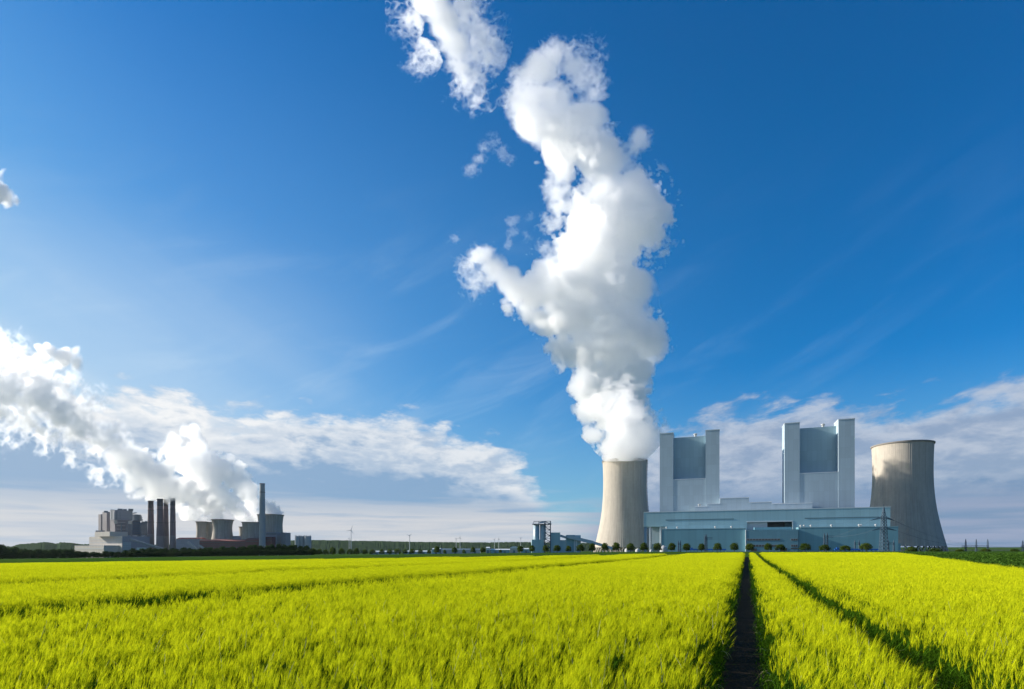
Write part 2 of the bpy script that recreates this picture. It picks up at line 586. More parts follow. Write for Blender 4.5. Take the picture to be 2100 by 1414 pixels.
TRACKS = [-0.06, 1.85, -12.35, -14.2, -24.7, -26.6, -37.0, -38.9, 12.3 + 0.1, 14.2, -49.4, -51.3, -61.8, -63.7, -74.0, -76.0]
TR_SLOPE = 0.438
TR_COS = 1 / math.sqrt(1 + TR_SLOPE ** 2)
TRACKS = [t for t in TRACKS if not (5 < t < 30)]


# ------------------------------------------------------------------ barley
def build_barley():
    rng = np.random.default_rng(11)
    V, Fq, MI, PID = [], [], [], []

    def tri(a, b, c, mi, pid):
        i = len(V)
        V.extend([a, b, c])
        PID.extend([pid] * 3)
        Fq.append((i, i + 1, i + 2))
        MI.append(mi)

    def blade(p, dirh, length, w, rise, droop, mi, pid, seg=3):
        """curved leaf blade as triangles"""
        s = np.array([-dirh[1], dirh[0], 0.0])
        pts = []
        for k in range(seg + 1):
            u = k / seg
            c = p + np.array([dirh[0], dirh[1], 0]) * length * u * 0.75 + np.array([0, 0, rise * u - droop * u * u])
            pts.append((c, w * (1 - u) ** 0.7))
        for k in range(seg):
            (c0, w0), (c1, w1) = pts[k], pts[k + 1]
            tri(c0 - s * w0, c0 + s * w0, c1 + s * w1, mi, pid)
            if k < seg - 1:
                tri(c0 - s * w0, c1 + s * w1, c1 - s * w1, mi, pid)

    def stem(x, y, pid, level):
        """level 0: near, 1: middle, 2: far"""
        h = 0.66 + rng.normal(0, 0.06)
        a = rng.uniform(0, 2 * math.pi)
        lean = np.array([0.035 + rng.normal(0, 0.05), rng.normal(0, 0.05)])
        top = np.array([x + lean[0], y + lean[1], h])
        base = np.array([x, y, 0.0 if level < 2 else 0.2])
        w = (0.0028, 0.005, 0.010)[level]
        s = np.array([math.cos(a), math.sin(a), 0]) * w
        tri(base - s, base + s, top, 1, pid)
        # leaves
        for k in range((3, 2, 1)[level]):
            b = rng.uniform(0, 2 * math.pi)
            zz = rng.uniform(0.18, 0.55)
            p = base + (top - base) * (zz / h)
            blade(p, (math.cos(b), math.sin(b)), rng.uniform(0.14, 0.26), (0.006, 0.009, 0.016)[level], rng.uniform(0.10, 0.22), rng.uniform(0.05, 0.22), 1, pid, (4, 3, 2)[level])
        if level == 0 and rng.uniform() < 0.07:        # a flag leaf standing above the ears
            b = rng.uniform(0, 2 * math.pi)
            blade(top - np.array([0, 0, 0.06]), (math.cos(b), math.sin(b)), rng.uniform(0.14, 0.24), 0.007, rng.uniform(0.12, 0.26), rng.uniform(0.0, 0.12), 3 if rng.uniform() < 0.2 else 1, pid, 4)
        # ear: a nodding spindle with a brush of awns
        d = np.array([lean[0] * 1.6 + rng.normal(0.02, 0.10), lean[1] * 1.6 + rng.normal(0, 0.10), 1.0])
        d /= np.linalg.norm(d)
        q = np.cross(d, np.array([math.cos(a), math.sin(a), 0.2]))
        q /= np.linalg.norm(q)
        q2 = np.cross(d, q)
        el = rng.uniform(0.065, 0.09)
        ew = (0.0065, 0.008, 0.014)[level]
        mid, tip = top + d * el * 0.45, top + d * el
        for qq in ((q, q2) if level == 0 else (q,)):
            tri(top, mid - qq * ew, tip, 0, pid)
            tri(top, tip, mid + qq * ew, 0, pid)
        na = (13, 6, 3)[level]
        aw = (0.0014, 0.0026, 0.006)[level]
        for k in range(na):
            f = rng.uniform(0.1, 1.0)
            r0 = top + d * el * f
            th = rng.uniform(0, 2 * math.pi)
            o = q * math.cos(th) + q2 * math.sin(th)
            e = r0 + d * rng.uniform(0.07, 0.13) + o * rng.uniform(0.010, 0.045) + np.array([0.02, 0, -0.01])
            sd_ = q * -math.sin(th) + q2 * math.cos(th)
            tri(r0 - sd_ * aw, r0 + sd_ * aw, e, 2, pid)

    NPROTO = (6, 5, 4)
    SPREAD = (0.15, 0.24, 0.34)
    NST = (21, 38, 48)
    pid = 0
    first = []
    for lv in range(3):
        first.append(pid)
        for k in range(NPROTO[lv]):
            n = NST[lv]
            for i in range(n):
                r = SPREAD[lv] * math.sqrt(rng.uniform())
                th = rng.uniform(0, 2 * math.pi)
                stem(r * math.cos(th), r * math.sin(th), pid, lv)
            pid += 1
    skirt = pid
    for k in range(4):
        for i in range(24):
            b = rng.uniform(0, 2 * math.pi)
            p = np.array([rng.uniform(-.07, .07), rng.uniform(-.16, .16), rng.uniform(0.0, 0.34)])
            blade(p, (math.cos(b), math.sin(b)), rng.uniform(0.12, 0.26), 0.0065, rng.uniform(0.05, 0.24), rng.uniform(0.02, 0.20), 1 if rng.uniform() < 0.97 else 3, pid, 4)
        pid += 1
    nproto_v = len(V)
    # instance points
    pts, pids, rz, tx, ty, sc = [], [], [], [], [], []

    def hfield(X, Y):
        return (math.sin(X * 0.9 + 1.3 * math.sin(Y * 0.5)) * math.sin(Y * 0.7 + math.sin(X * 0.4)) * 0.5 + 0.5 * math.sin(X * 0.23 + 2.0) * math.sin(Y * 0.19 + X * 0.1))

    def scatter(y0, y1, dens, lv):
        y = y0
        step = 1 / math.sqrt(dens)
        while y < y1:
            xl, xr = -1.02 * y - 2.5, min(1.02 * y + 2.5, right_edge(y) + 0.2)
            n = int((xr - xl) / step)
            X = xl + (np.arange(n) + rng.uniform(-0.6, 0.6, n) + 0.5) * step
            Yv = y + rng.uniform(-0.6, 0.6, n) * step
            for a, b in zip(X, Yv):
                if b > far_edge(a) or a > right_edge(b) + rng.normal(0, 0.15):
                    continue
                x0 = a - TR_SLOPE * b
                half = (0.25 if x0 > 0.9 else 0.31) + (0.10, 0.17, 0.30)[lv] + (0.17 if x0 < -5 else 0.0)
                dmin = min(abs(x0 - t) for t in TRACKS) * TR_COS
                if lv < 2 and dmin < half + rng.normal(0, 0.03):
                    continue
                if lv == 2 and dmin < half:
                    continue
                hv = hfield(a, b)
                pts.append((a, b, ground_z(a, b) + 0.02))
                pids.append(first[lv] + rng.integers(NPROTO[lv]))
                rz.append(rng.uniform(-0.6, 0.6))
                ed = max(0.0, 1 - (dmin - half) / 0.12) * (1 if x0 > min(TRACKS, key=lambda t: abs(t - x0)) else -1)
                tx.append(rng.normal(0, 0.035))
                ty.append(rng.normal(0.02, 0.035) - ed * 0.08)
                sc.append((1.0 + 0.045 * hv + rng.normal(0, 0.02)) * (1 - 0.16 * max(0.0, 1 - (dmin - half) / 0.22)))
            y += step
    for tr in (-0.06, 1.85):
        for sgn in (-1, 1):
            y = 2.0
            while y < 60:
                off = sgn * ((0.28 if tr > 1 else 0.34) + rng.normal(0, 0.035)) / TR_COS
                a = tr + TR_SLOPE * y + off
                pts.append((a, y, ground_z(a, y) + 0.02))
                pids.append(skirt + rng.integers(4))
                rz.append(-math.atan(TR_SLOPE) + rng.normal(0, 0.2) + (math.pi if rng.uniform() < .5 else 0))
                tx.append(rng.normal(0, 0.05))
                ty.append(rng.normal(0, 0.08))
                sc.append(rng.uniform(0.8, 1.25))
                y += 0.10 + y * 0.004
    scatter(1.6, 11.0, 15.0, 0)
    scatter(11.0, 34.0, 8.0, 1)
    scatter(34.0, YB + 3, 6.0, 2)
    n = len(pts)
    print('barley clumps', n, 'proto faces', len(Fq))
    me = bpy.data.meshes.new('barley_crop')
    VV = np.concatenate([np.array(V), np.array(pts)]).astype(np.float32)
    me.vertices.add(len(VV))
    me.vertices.foreach_set('co', VV.ravel())
    T = np.array(Fq, dtype=np.int32)
    me.loops.add(T.size)
    me.loops.foreach_set('vertex_index', T.ravel())
    me.polygons.add(len(T))
    me.polygons.foreach_set('loop_start', np.arange(0, T.size, 3, dtype=np.int32))
    me.polygons.foreach_set('loop_total', np.full(len(T), 3, dtype=np.int32))
    me.polygons.foreach_set('material_index', np.array(MI, dtype=np.int32))
    me.update(calc_edges=True)
    for name, typ, a in (('proto', 'INT', PID + [-1] * n), ('pid', 'INT', [0] * nproto_v + pids)):
        at = me.attributes.new(name, typ, 'POINT')
        at.data.foreach_set('value', np.array(a, dtype=np.int32))
    rot = np.zeros((len(VV), 3), np.float32)
    rot[nproto_v:] = np.stack([tx, ty, rz], 1)
    at = me.attributes.new('rot', 'FLOAT_VECTOR', 'POINT')
    at.data.foreach_set('vector', rot.ravel())
    s = np.ones(len(VV), np.float32)
    s[nproto_v:] = sc
    at = me.attributes.new('scl', 'FLOAT', 'POINT')
    at.data.foreach_set('value', s)
    # materials: ear, leaf, awn
    me.materials.append(mat_crop('barley_ear', (0.50, 0.54, 0.012), (0.66, 0.67, 0.016), 0.35))
    me.materials.append(mat_crop('barley_leaf', (0.055, 0.135, 0.008), (0.105, 0.21, 0.010), 0.40))
    me.materials.append(mat_crop('barley_awn', (0.62, 0.66, 0.012), (0.76, 0.77, 0.016), 0.40))
    me.materials.append(mat_crop('dry_leaf_and_glint', (0.50, 0.52, 0.20), (0.66, 0.62, 0.30), 0.3))  # pale blades: dry leaves, and glints on leaves put into the colour
    o = bpy.data.objects.new('barley_crop', me)
    C.objects.link(o)
    tag(o, 'yellow-green bearded barley filling the field up to the tractor tracks', 'barley', kind='stuff')
    instancer(o)
    return o


def mat_crop(name, c, c2, trans):
    m, t = new_mat(name)
    geo = t.n('ShaderNodeNewGeometry').outputs['Position']
    inf = t.n('ShaderNodeObjectInfo').outputs['Random']
    n = t.noise(geo, 0.35, 4.0, 0.6)
    n2 = t.noise(geo, 0.035, 3.0, 0.5)
    f = t.m('ADD', t.m('MULTIPLY', t.ramp(n, 0.3, 0.7), 0.45), t.m('MULTIPLY', inf, 0.15))
    f = t.m('ADD', f, t.m('MULTIPLY', t.ramp(n2, 0.35, 0.65), 0.25))
    n3 = t.noise(geo, 11.0, 3.0, 0.6)
    col = t.mix(f, c, c2)
    col = t.mix(t.ramp(n3, 0.40, 0.68, 0.0, 0.55), col, tuple(v * q for v, q in zip(c, (0.42, 0.55, 0.8))))
    df = t.n('ShaderNodeBsdfDiffuse')
    tr = t.n('ShaderNodeBsdfTranslucent')
    t.put(df.inputs['Color'], col)
    t.put(tr.inputs['Color'], col)
    mx = t.n('ShaderNodeMixShader')
    mx.inputs[0].default_value = trans
    t.nt.links.new(df.outputs[0], mx.inputs[1])
    t.nt.links.new(tr.outputs[0], mx.inputs[2])
    o = t.n('ShaderNodeOutputMaterial')
    t.nt.links.new(mx.outputs[0], o.inputs['Surface'])
    return m


def instancer(o):
    """geometry nodes: vertices with proto >= 0 are plant clumps, the loose vertices are the spots where they grow"""
    ng = bpy.data.node_groups.get('grow_clumps')
    if ng is None:
        ng = bpy.data.node_groups.new('grow_clumps', 'GeometryNodeTree')
        ng.interface.new_socket('Geometry', in_out='INPUT', socket_type='NodeSocketGeometry')
        ng.interface.new_socket('Geometry', in_out='OUTPUT', socket_type='NodeSocketGeometry')
        N, L = ng.nodes, ng.links
        gi, go = N.new('NodeGroupInput'), N.new('NodeGroupOutput')

        def attr(name, typ):
            nd = N.new('GeometryNodeInputNamedAttribute')
            nd.data_type = typ
            nd.inputs['Name'].default_value = name
            return [s for s in nd.outputs if s.name == 'Attribute' and s.enabled][0]
        proto, pid, rot, scl = attr('proto', 'INT'), attr('pid', 'INT'), attr('rot', 'FLOAT_VECTOR'), attr('scl', 'FLOAT')
        cmp_ = N.new('FunctionNodeCompare')
        cmp_.data_type = 'INT'
        cmp_.operation = 'GREATER_EQUAL'
        ins = [s for s in cmp_.inputs if s.enabled]
        L.new(proto, ins[0])
        ins[1].default_value = 0
        sep = N.new('GeometryNodeSeparateGeometry')
        sep.domain = 'POINT'
        L.new(gi.outputs[0], sep.inputs['Geometry'])
        L.new(cmp_.outputs[0], sep.inputs['Selection'])
        spl = N.new('GeometryNodeSplitToInstances')
        spl.domain = 'POINT'
        L.new(sep.outputs['Selection'], spl.inputs['Geometry'])
        L.new(proto, spl.inputs['Group ID'])
        iop = N.new('GeometryNodeInstanceOnPoints')
        m2p = N.new('GeometryNodeMeshToPoints')
        L.new(sep.outputs['Inverted'], m2p.inputs['Mesh'])
        L.new(m2p.outputs[0], iop.inputs['Points'])
        L.new(spl.outputs['Instances'], iop.inputs['Instance'])
        iop.inputs['Pick Instance'].default_value = True
        L.new(pid, iop.inputs['Instance Index'])
        e2r = N.new('FunctionNodeEulerToRotation')
        L.new(rot, e2r.inputs[0])
        L.new(e2r.outputs[0], iop.inputs['Rotation'])
        L.new(scl, iop.inputs['Scale'])
        L.new(iop.outputs[0], go.inputs[0])
    md = o.modifiers.new('grow', 'NODES')
    md.node_group = ng


build_barley()


def build_green_crop():
    """low dark green beet leaves right of the barley"""
    rng = np.random.default_rng(5)
    V, T, PID = [], [], []
    for pid in range(4):
        for i in range(46):
            r, th = 0.45 * math.sqrt(rng.uniform()), rng.uniform(0, 6.283)
            p = np.array([r * math.cos(th), r * math.sin(th), rng.uniform(0.05, 0.3)])
            b = rng.uniform(0, 6.283)
            d = np.array([math.cos(b), math.sin(b), rng.uniform(0.1, 1.2)])
            d /= np.linalg.norm(d)
            sv = np.array([-d[1], d[0], 0]) * rng.uniform(0.03, 0.06)
            L_ = rng.uniform(0.14, 0.28)
            k = len(V)
            V += [p, p + d * L_ * .5 + sv, p + d * L_ + np.array([0, 0, -.04]), p + d * L_ * .5 - sv]
            T += [(k, k + 1, k + 2), (k, k + 2, k + 3)]
            PID += [pid] * 4
    nv = len(V)
    pts, pids, rot, scl = [], [], [], []
    y = 20.0
    while y < 135:
        step = 0.42 + y * 0.006
        x = right_edge(min(y, 104)) + 0.5
        while x < 1.03 * y + 3:
            a, b = x + rng.uniform(-.3, .3) * step, y + rng.uniform(-.5, .5) * step
            pts.append((a, b, ground_z(a, b)))
            pids.append(rng.integers(4))
            rot.append((rng.normal(0, .1), rng.normal(0, .1), rng.uniform(0, 6.28)))
            scl.append(rng.uniform(0.75, 1.25) * (1 + y * 0.004))
            x += step
        y += step
    n = len(pts)
    me = bpy.data.meshes.new('green_crop')
    VV = np.concatenate([np.array(V), np.array(pts)]).astype(np.float32)
    me.vertices.add(len(VV))
    me.vertices.foreach_set('co', VV.ravel())
    T = np.array(T, dtype=np.int32)
    me.loops.add(T.size)
    me.loops.foreach_set('vertex_index', T.ravel())
    me.polygons.add(len(T))
    me.polygons.foreach_set('loop_start', np.arange(0, T.size, 3, dtype=np.int32))
    me.polygons.foreach_set('loop_total', np.full(len(T), 3, dtype=np.int32))
    me.update(calc_edges=True)
    for name, a in (('proto', PID + [-1] * n), ('pid', [0] * nv + pids)):
        at = me.attributes.new(name, 'INT', 'POINT')
        at.data.foreach_set('value', np.array(a, dtype=np.int32))
    rr = np.zeros((len(VV), 3), np.float32)
    rr[nv:] = rot
    at = me.attributes.new('rot', 'FLOAT_VECTOR', 'POINT')
    at.data.foreach_set('vector', rr.ravel())
    sc_ = np.ones(len(VV), np.float32)
    sc_[nv:] = scl
    at = me.attributes.new('scl', 'FLOAT', 'POINT')
    at.data.foreach_set('value', sc_)
    me.materials.append(mat_crop('beet_leaf', (0.060, 0.135, 0.016), (0.115, 0.215, 0.030), 0.3))
    o = bpy.data.objects.new('green_crop', me)
    C.objects.link(o)
    tag(o, 'low dark green leaf crop on the field right of the barley', 'crop', kind='stuff')
    instancer(o)


build_green_crop()


# ------------------------------------------------------------------ steam
def bspline(u):
    return ((1 - u) ** 3 / 6, (3 * u ** 3 - 6 * u ** 2 + 4) / 6, (-3 * u ** 3 + 3 * u ** 2 + 3 * u + 1) / 6, u ** 3 / 6)


def smooth_noise(shape, cell, rng):
    """cubic B-spline noise over a grid, roughly unit variance"""
    dims = [int(n / cell) + 5 for n in shape]
    A = rng.normal(0, 1, dims).astype(np.float32) * 2.6
    for ax, n in enumerate(shape):
        p = np.arange(n) / cell + rng.uniform(0, 1)
        i = p.astype(int)
        w = bspline((p - i).astype(np.float32))
        A = np.moveaxis(A, ax, 0)
        B = np.zeros((n,) + A.shape[1:], np.float32)
        for k in range(4):
            B += w[k].reshape(-1, *([1] * (A.ndim - 1))) * A[i + k]
        A = np.moveaxis(B, 0, ax)
    return A


def surface_nets(Fd, iso):
    ins = Fd > iso
    c = np.zeros([n - 1 for n in Fd.shape], np.int8)
    for dx in (0, 1):
        for dy in (0, 1):
            for dz in (0, 1):
                c += ins[dx:Fd.shape[0] - 1 + dx, dy:Fd.shape[1] - 1 + dy, dz:Fd.shape[2] - 1 + dz]
    act = np.argwhere((c > 0) & (c < 8))
    idx = np.full(c.shape, -1, np.int32)
    idx[act[:, 0], act[:, 1], act[:, 2]] = np.arange(len(act))
    corners = np.array([(a, b, d) for a in (0, 1) for b in (0, 1) for d in (0, 1)])
    vals = np.stack([Fd[act[:, 0] + a, act[:, 1] + b, act[:, 2] + d] for a, b, d in corners], 1) - iso
    acc = np.zeros((len(act), 3), np.float32)
    cnt = np.zeros(len(act), np.float32)
    for i in range(8):
        for j in range(i + 1, 8):
            if np.abs(corners[i] - corners[j]).sum() == 1:
                x = (vals[:, i] > 0) != (vals[:, j] > 0)
                tt = np.where(x, vals[:, i] / np.where(x, vals[:, i] - vals[:, j], 1), 0)
                acc += np.where(x[:, None], corners[i] + tt[:, None] * (corners[j] - corners[i]), 0)
                cnt += x
    V = act + acc / cnt[:, None]
    quads = []
    for ax in range(3):
        sl0 = [slice(1, -1)] * 3
        sl1 = [slice(1, -1)] * 3
        sl0[ax] = slice(0, -1)
        sl1[ax] = slice(1, None)
        a, b = ins[tuple(sl0)], ins[tuple(sl1)]
        for flip, mask in ((False, a & ~b), (True, ~a & b)):
            e = np.argwhere(mask)
            if not len(e):
                continue
            off = np.ones(3, int)
            off[ax] = 0
            e = e + off
            u, v = [(1, 2), (2, 0), (0, 1)][ax]
            q = []
            for du, dv in ((-1, -1), (0, -1), (0, 0), (-1, 0)):
                k = e.copy()
                k[:, u] += du
                k[:, v] += dv
                q.append(idx[k[:, 0], k[:, 1], k[:, 2]])
            q = np.stack(q, 1)
            quads.append(q[:, ::-1] if flip else q)
    return V, np.concatenate(quads)


def largest_piece(V, Q):
    lab = np.arange(len(V))
    for _ in range(4000):
        m = lab[Q].min(1)
        new = lab.copy()
        for k in range(4):
            np.minimum.at(new, Q[:, k], m)
        if (new == lab).all():
            break
        lab = new
    best = np.bincount(lab).argmax()
    keep = lab == best
    idx = np.cumsum(keep) - 1
    return V[keep], idx[Q[keep[Q[:, 0]]]]


def plume(name, label, Yd, blobs, vox, seed, levels, cells, amp, warp, group, lean=None, anis=0.25, crisp=2.2, floor=None, single=False):
    """blobs: (px, py, radius px, weight, wispiness, depth offset px) traced at distance Yd; nested skins of vapour, denser inwards"""
    rng = np.random.default_rng(seed)
    if lean is not None:
        blobs = [(b[0], b[1], b[2], b[3], b[4], b[5] + float(np.interp(b[1], *lean))) for b in blobs]
    bl = np.array(blobs, float)
    mx = 44
    x0, x1 = (bl[:, 0] - bl[:, 2]).min() - mx, (bl[:, 0] + bl[:, 2]).max() + mx
    y0, y1 = (bl[:, 1] - bl[:, 2]).min() - mx, (bl[:, 1] + bl[:, 2]).max() + mx
    d0, d1 = (bl[:, 5] - bl[:, 2]).min() - mx, (bl[:, 5] + bl[:, 2]).max() + mx
    nx, ny, nd = int((x1 - x0) / vox) + 1, int((y1 - y0) / vox) + 1, int((d1 - d0) / vox) + 1
    shp = (nx, nd, ny)
    gx = (x0 + np.arange(nx) * vox).astype(np.float32)
    gd = (d0 + np.arange(nd) * vox).astype(np.float32)
    gy = (y1 - np.arange(ny) * vox).astype(np.float32)
    Fd = np.full(shp, -4.0, np.float32)
    Ws = np.zeros(shp, np.float32)
    Wx = [smooth_noise(shp, warp[0] / vox, rng) * warp[1] for _ in range(3)]
    Wx = [w + smooth_noise(shp, warp[0] * 0.4 / vox, rng) * warp[1] * 0.4 for w in Wx]
    for (px, py, r, w, wi, do) in blobs:
        m = 1.65 * r + 3.0 * warp[1]
        ix = np.searchsorted(gx, [px - m, px + m])
        id_ = np.searchsorted(gd, [do - m, do + m])
        iy = np.searchsorted(-gy, [-(py + m), -(py - m)])
        s = (slice(*ix), slice(*id_), slice(*iy))
        X = gx[s[0]][:, None, None] + Wx[0][s] - px
        D = gd[s[1]][None, :, None] + Wx[1][s] - do
        Yy = gy[s[2]][None, None, :] + Wx[2][s] - py
        q = 1 - np.sqrt(X * X + D * D + Yy * Yy) / r
        f = w * np.clip(q * (1.7 - 0.8 * wi), -4, 1) + 0.10 * np.clip(Fd[s], 0, 1) * (q > 0)
        up = f > Fd[s]
        Fd[s] = np.where(up, f, Fd[s])
        Ws[s] = np.where(up, wi, Ws[s])
    # puffs: billows of several sizes
    N = np.zeros(shp, np.float32)
    Rg = np.zeros(shp, np.float32)
    wb, wr = (0.9, 0.9, 0.8, 0.66, 0.48), (0.45, 0.75, 1.0, 0.95, 0.75)
    tot = sum(wb[:len(cells)])
    totr = sum(wr[:len(cells)])
    for b_, r_, cpx in zip(wb, wr, cells):
        q = np.abs(smooth_noise(shp, cpx / vox, rng)) - 0.72
        N += (b_ / tot) * q
        Rg -= (r_ / totr) * q
    mixw = np.clip(Ws * 1.6, 0, 1)
    N = np.clip(N * (1 - mixw) + Rg * mixw * 1.25, -1.2, 0.5)
    Fd = Fd - 0.10 + N * amp * (1.0 + 1.3 * Ws) - 0.06 * Ws
    Fd = np.where(Fd > 0, Fd * (1 + crisp * np.clip(1 - 2.2 * Ws, 0, 1)) * (1 - 0.75 * np.clip(Ws * 1.4, 0, 0.85)), Fd)   # firm puffs low down, loose wisps higher up
    Fd[0, :, :] = Fd[-1, :, :] = Fd[:, 0, :] = Fd[:, -1, :] = Fd[:, :, 0] = Fd[:, :, -1] = -1
    if floor is not None:
        off_ = np.clip(np.abs(gx - floor[1]) - floor[2], 0, None)
        Fd[np.broadcast_to((gy[None, None, :] > floor[0] - 1.1 * off_[:, None, None]) & (gy[None, None, :] > floor[0] - 55), Fd.shape)] = -1
    k = Yd / F
    org = P((x0 + x1) / 2, y1, Yd)
    root = thing(name, label, 'steam plume', org, group)
    tot_f = 0
    for iso, dens, nm in levels:
        if (Fd > iso).sum() < 30:
            continue
        V, Q = surface_nets(Fd, iso)
        if single:
            V, Q = largest_piece(V, Q)
        W = np.empty_like(V)
        W[:, 1] = (d0 + V[:, 1] * vox) * k
        kk = (Yd + W[:, 1]) / F
        W[:, 0] = (x0 + V[:, 0] * vox - CX) * kk - org.x
        W[:, 2] = EYE + (HZ - (y1 - V[:, 2] * vox)) * kk - org.z
        mesh_np(nm, W, Q, mat_vapour('vapour', dens, anis), root)
        tot_f += len(Q)
    print(name, shp, 'faces', tot_f)
    return root


MAIN = [  # px, py, r, weight, wispiness, depth
    (1281, 952, 38, 1, 0, 0), (1279, 932, 47, 1, 0, 0), (1268, 905, 58, 1, 0.05, 0), (1216, 893, 27, 1, 0, 0), (1320, 905, 26, .8, .5, 0), (1275, 868, 60, 1, 0, 0), (1325, 870, 24, .8, .5, 0),
    (1262, 830, 58, 1, 0, 0), (1228, 832, 32, 1, 0, -10), (1224, 790, 38, 1, 0, -6), (1262, 790, 55, 1, 0, 0), (1295, 800, 42, 1, .1, 0), (1292, 760, 42, 1, 0, 0),
    (1240, 750, 62, 1, 0, 0), (1318, 695, 52, 1, 0, 5), (1340, 680, 30, .9, .1, 0), (1190, 710, 52, 1, 0, 0), (1150, 708, 32, 1, 0, -5), (1255, 690, 80, 1, 0, 0),
    (1125, 665, 40, 1, .05, 0), (1180, 650, 66, 1, 0, 0), (1098, 622, 42, 1, .1, 0), (1150, 610, 55, 1, 0, 0), (1240, 610, 85, 1, 0, 0), (1312, 592, 46, .95, .2, 0), (1305, 630, 30, .8, .4, 0),
    (1066, 600, 42, 1, .08, -2), (1092, 600, 48, 1, .03, 0), (1122, 590, 52, 1, 0, 0), (1100, 640, 40, 1, .03, 0), (1040, 576, 37, .95, .25, -4), (1010, 550, 36, .95, .3, -6), (985, 522, 33, .9, .35, -8), (990, 570, 28, .8, .5, -8), (970, 545, 26, .8, .5, -8),
    (1130, 570, 42, .9, .2, 0), (1190, 560, 60, 1, 0, 0), (1260, 550, 75, 1, 0, 0), (1150, 530, 34, .8, .5, 0), (1290, 505, 68, 1, 0, 0), (1230, 490, 82, 1, 0, 0), (1320, 475, 55, 1, .05, 6),
    (1345, 440, 42, 1, .1, 6), (1305, 425, 70, 1, 0, 4), (1240, 430, 75, 1, 0, 0), (1185, 450, 42, .95, .2, 0), (1300, 388, 46, 1, .05, 0), (1250, 375, 48, 1, .1, 0), (1205, 395, 34, .8, .5, 0),
    (1145, 412, 33, .9, .4, 0), (1132, 440, 26, .8, .5, 0), (1136, 378, 31, .9, .4, 0), (1150, 345, 36, .95, .3, 0), (1215, 335, 56, 1, .1, 0), (1260, 340, 40, .95, .25, 0), (1190, 300, 66, 1, .05, 0), (1240, 300, 36, .9, .4, 0),
    (1150, 265, 62, .95, .15, 0), (1095, 250, 58, .95, .3, 0), (1195, 245, 52, .95, .2, 0), (1225, 270, 30, .8, .5, 0), (1078, 210, 44, .9, .4, 0), (1130, 205, 56, .9, .4, 0), (1180, 205, 42, .8, .5, 0),
    (1088, 165, 42, .9, .4, 0), (1115, 135, 46, .95, .3, 0), (1142, 112, 38, .9, .4, 0), (1178, 132, 42, .85, .5, 0), (1195, 162, 38, .85, .5, 0), (1216, 190, 30, .85, .45, 0),
    (1322, 290, 30, .9, .35, 0), (1302, 312, 27, .85, .4, 0), (1282, 332, 26, .85, .45, 0), (1297, 350, 20, .8, .5, 0),
    (885, -25, 52, .95, .3, 0), (890, 10, 46, .95, .3, 0), (912, 45, 46, .95, .3, 0), (928, 90, 40, .95, .3, 0), (945, 135, 38, .9, .4, 0), (962, 172, 36, .85, .5, 0), (985, 195, 24, .75, .6, 0),
    (950, 30, 36, .7, .6, 0), (880, 105, 28, .75, .6, 0), (856, 125, 20, .75, .6, 0), (985, 95, 32, .7, .65, 0), (1008, 118, 26, .75, .6, 0), (850, 30, 26, .7, .65, 0), (970, 135, 28, .7, .6, 0), (1005, 205, 20, .65, .6, 0),
]
SCRAPS = [
    (968, 346, 16, .9, .5, 0), (980, 325, 15, .85, .5, 0), (990, 302, 14, .8, .6, 0), (1012, 288, 13, .75, .6, 0), (1028, 318, 18, .8, .6, 0), (1040, 326, 12, .75, .6, 0),
    (1052, 460, 14, .9, .4, 0), (1045, 478, 13, .85, .5, 0), (1040, 500, 12, .85, .5, 0), (928, 490, 12, .85, .6, 0), (1082, 488, 12, .7, .6, 0), (1075, 450, 10, .7, .6, 0),
]
LEAN = ([-50, 200, 500, 690, 750, 790, 815, 835, 855, 875, 905, 946], [255, 240, 215, 165, 125, 90, 55, 15, -28, -46, -42, 0])
LV = [(0.0, 0.004, 'faint_vapour'), (0.08, 0.008, 'thin_vapour'), (0.18, 0.014, 'light_vapour'), (0.32, 0.022, 'middle_vapour'), (0.55, 0.034, 'dense_vapour')]
plume('steam_plume', 'huge white steam column rising from the left of the two tall cooling towers', 1023.0, MAIN, 2.4, 5, LV, (40, 23, 13, 7.5, 4.8), 1.95, (70, 6.0), 'steam plumes', lean=LEAN, anis=0.76, floor=(947, 1281, 43))
LVS = [(0.0, 0.003, 'faint_vapour'), (0.10, 0.004, 'thin_vapour'), (0.25, 0.006, 'light_vapour')]
for k_, (pick, lab) in enumerate(((SCRAPS[:6], 'torn hook-shaped scrap of steam hanging left of the upper steam column'), (SCRAPS[6:9], 'small upright wisp of steam just above the left arm of the steam column'),
                                 (SCRAPS[9:10], 'tiny lone wisp of steam farthest left of the steam column'), (SCRAPS[10:], 'faint wisp of steam close against the left side of the steam column'))):
    plume('steam_wisp', lab, 1023.0, pick, 1.8, 50 + k_, LVS, (16, 9, 5, 3), 0.9, (30, 5.0), 'torn wisps of steam', lean=LEAN, anis=0.5, single=True)

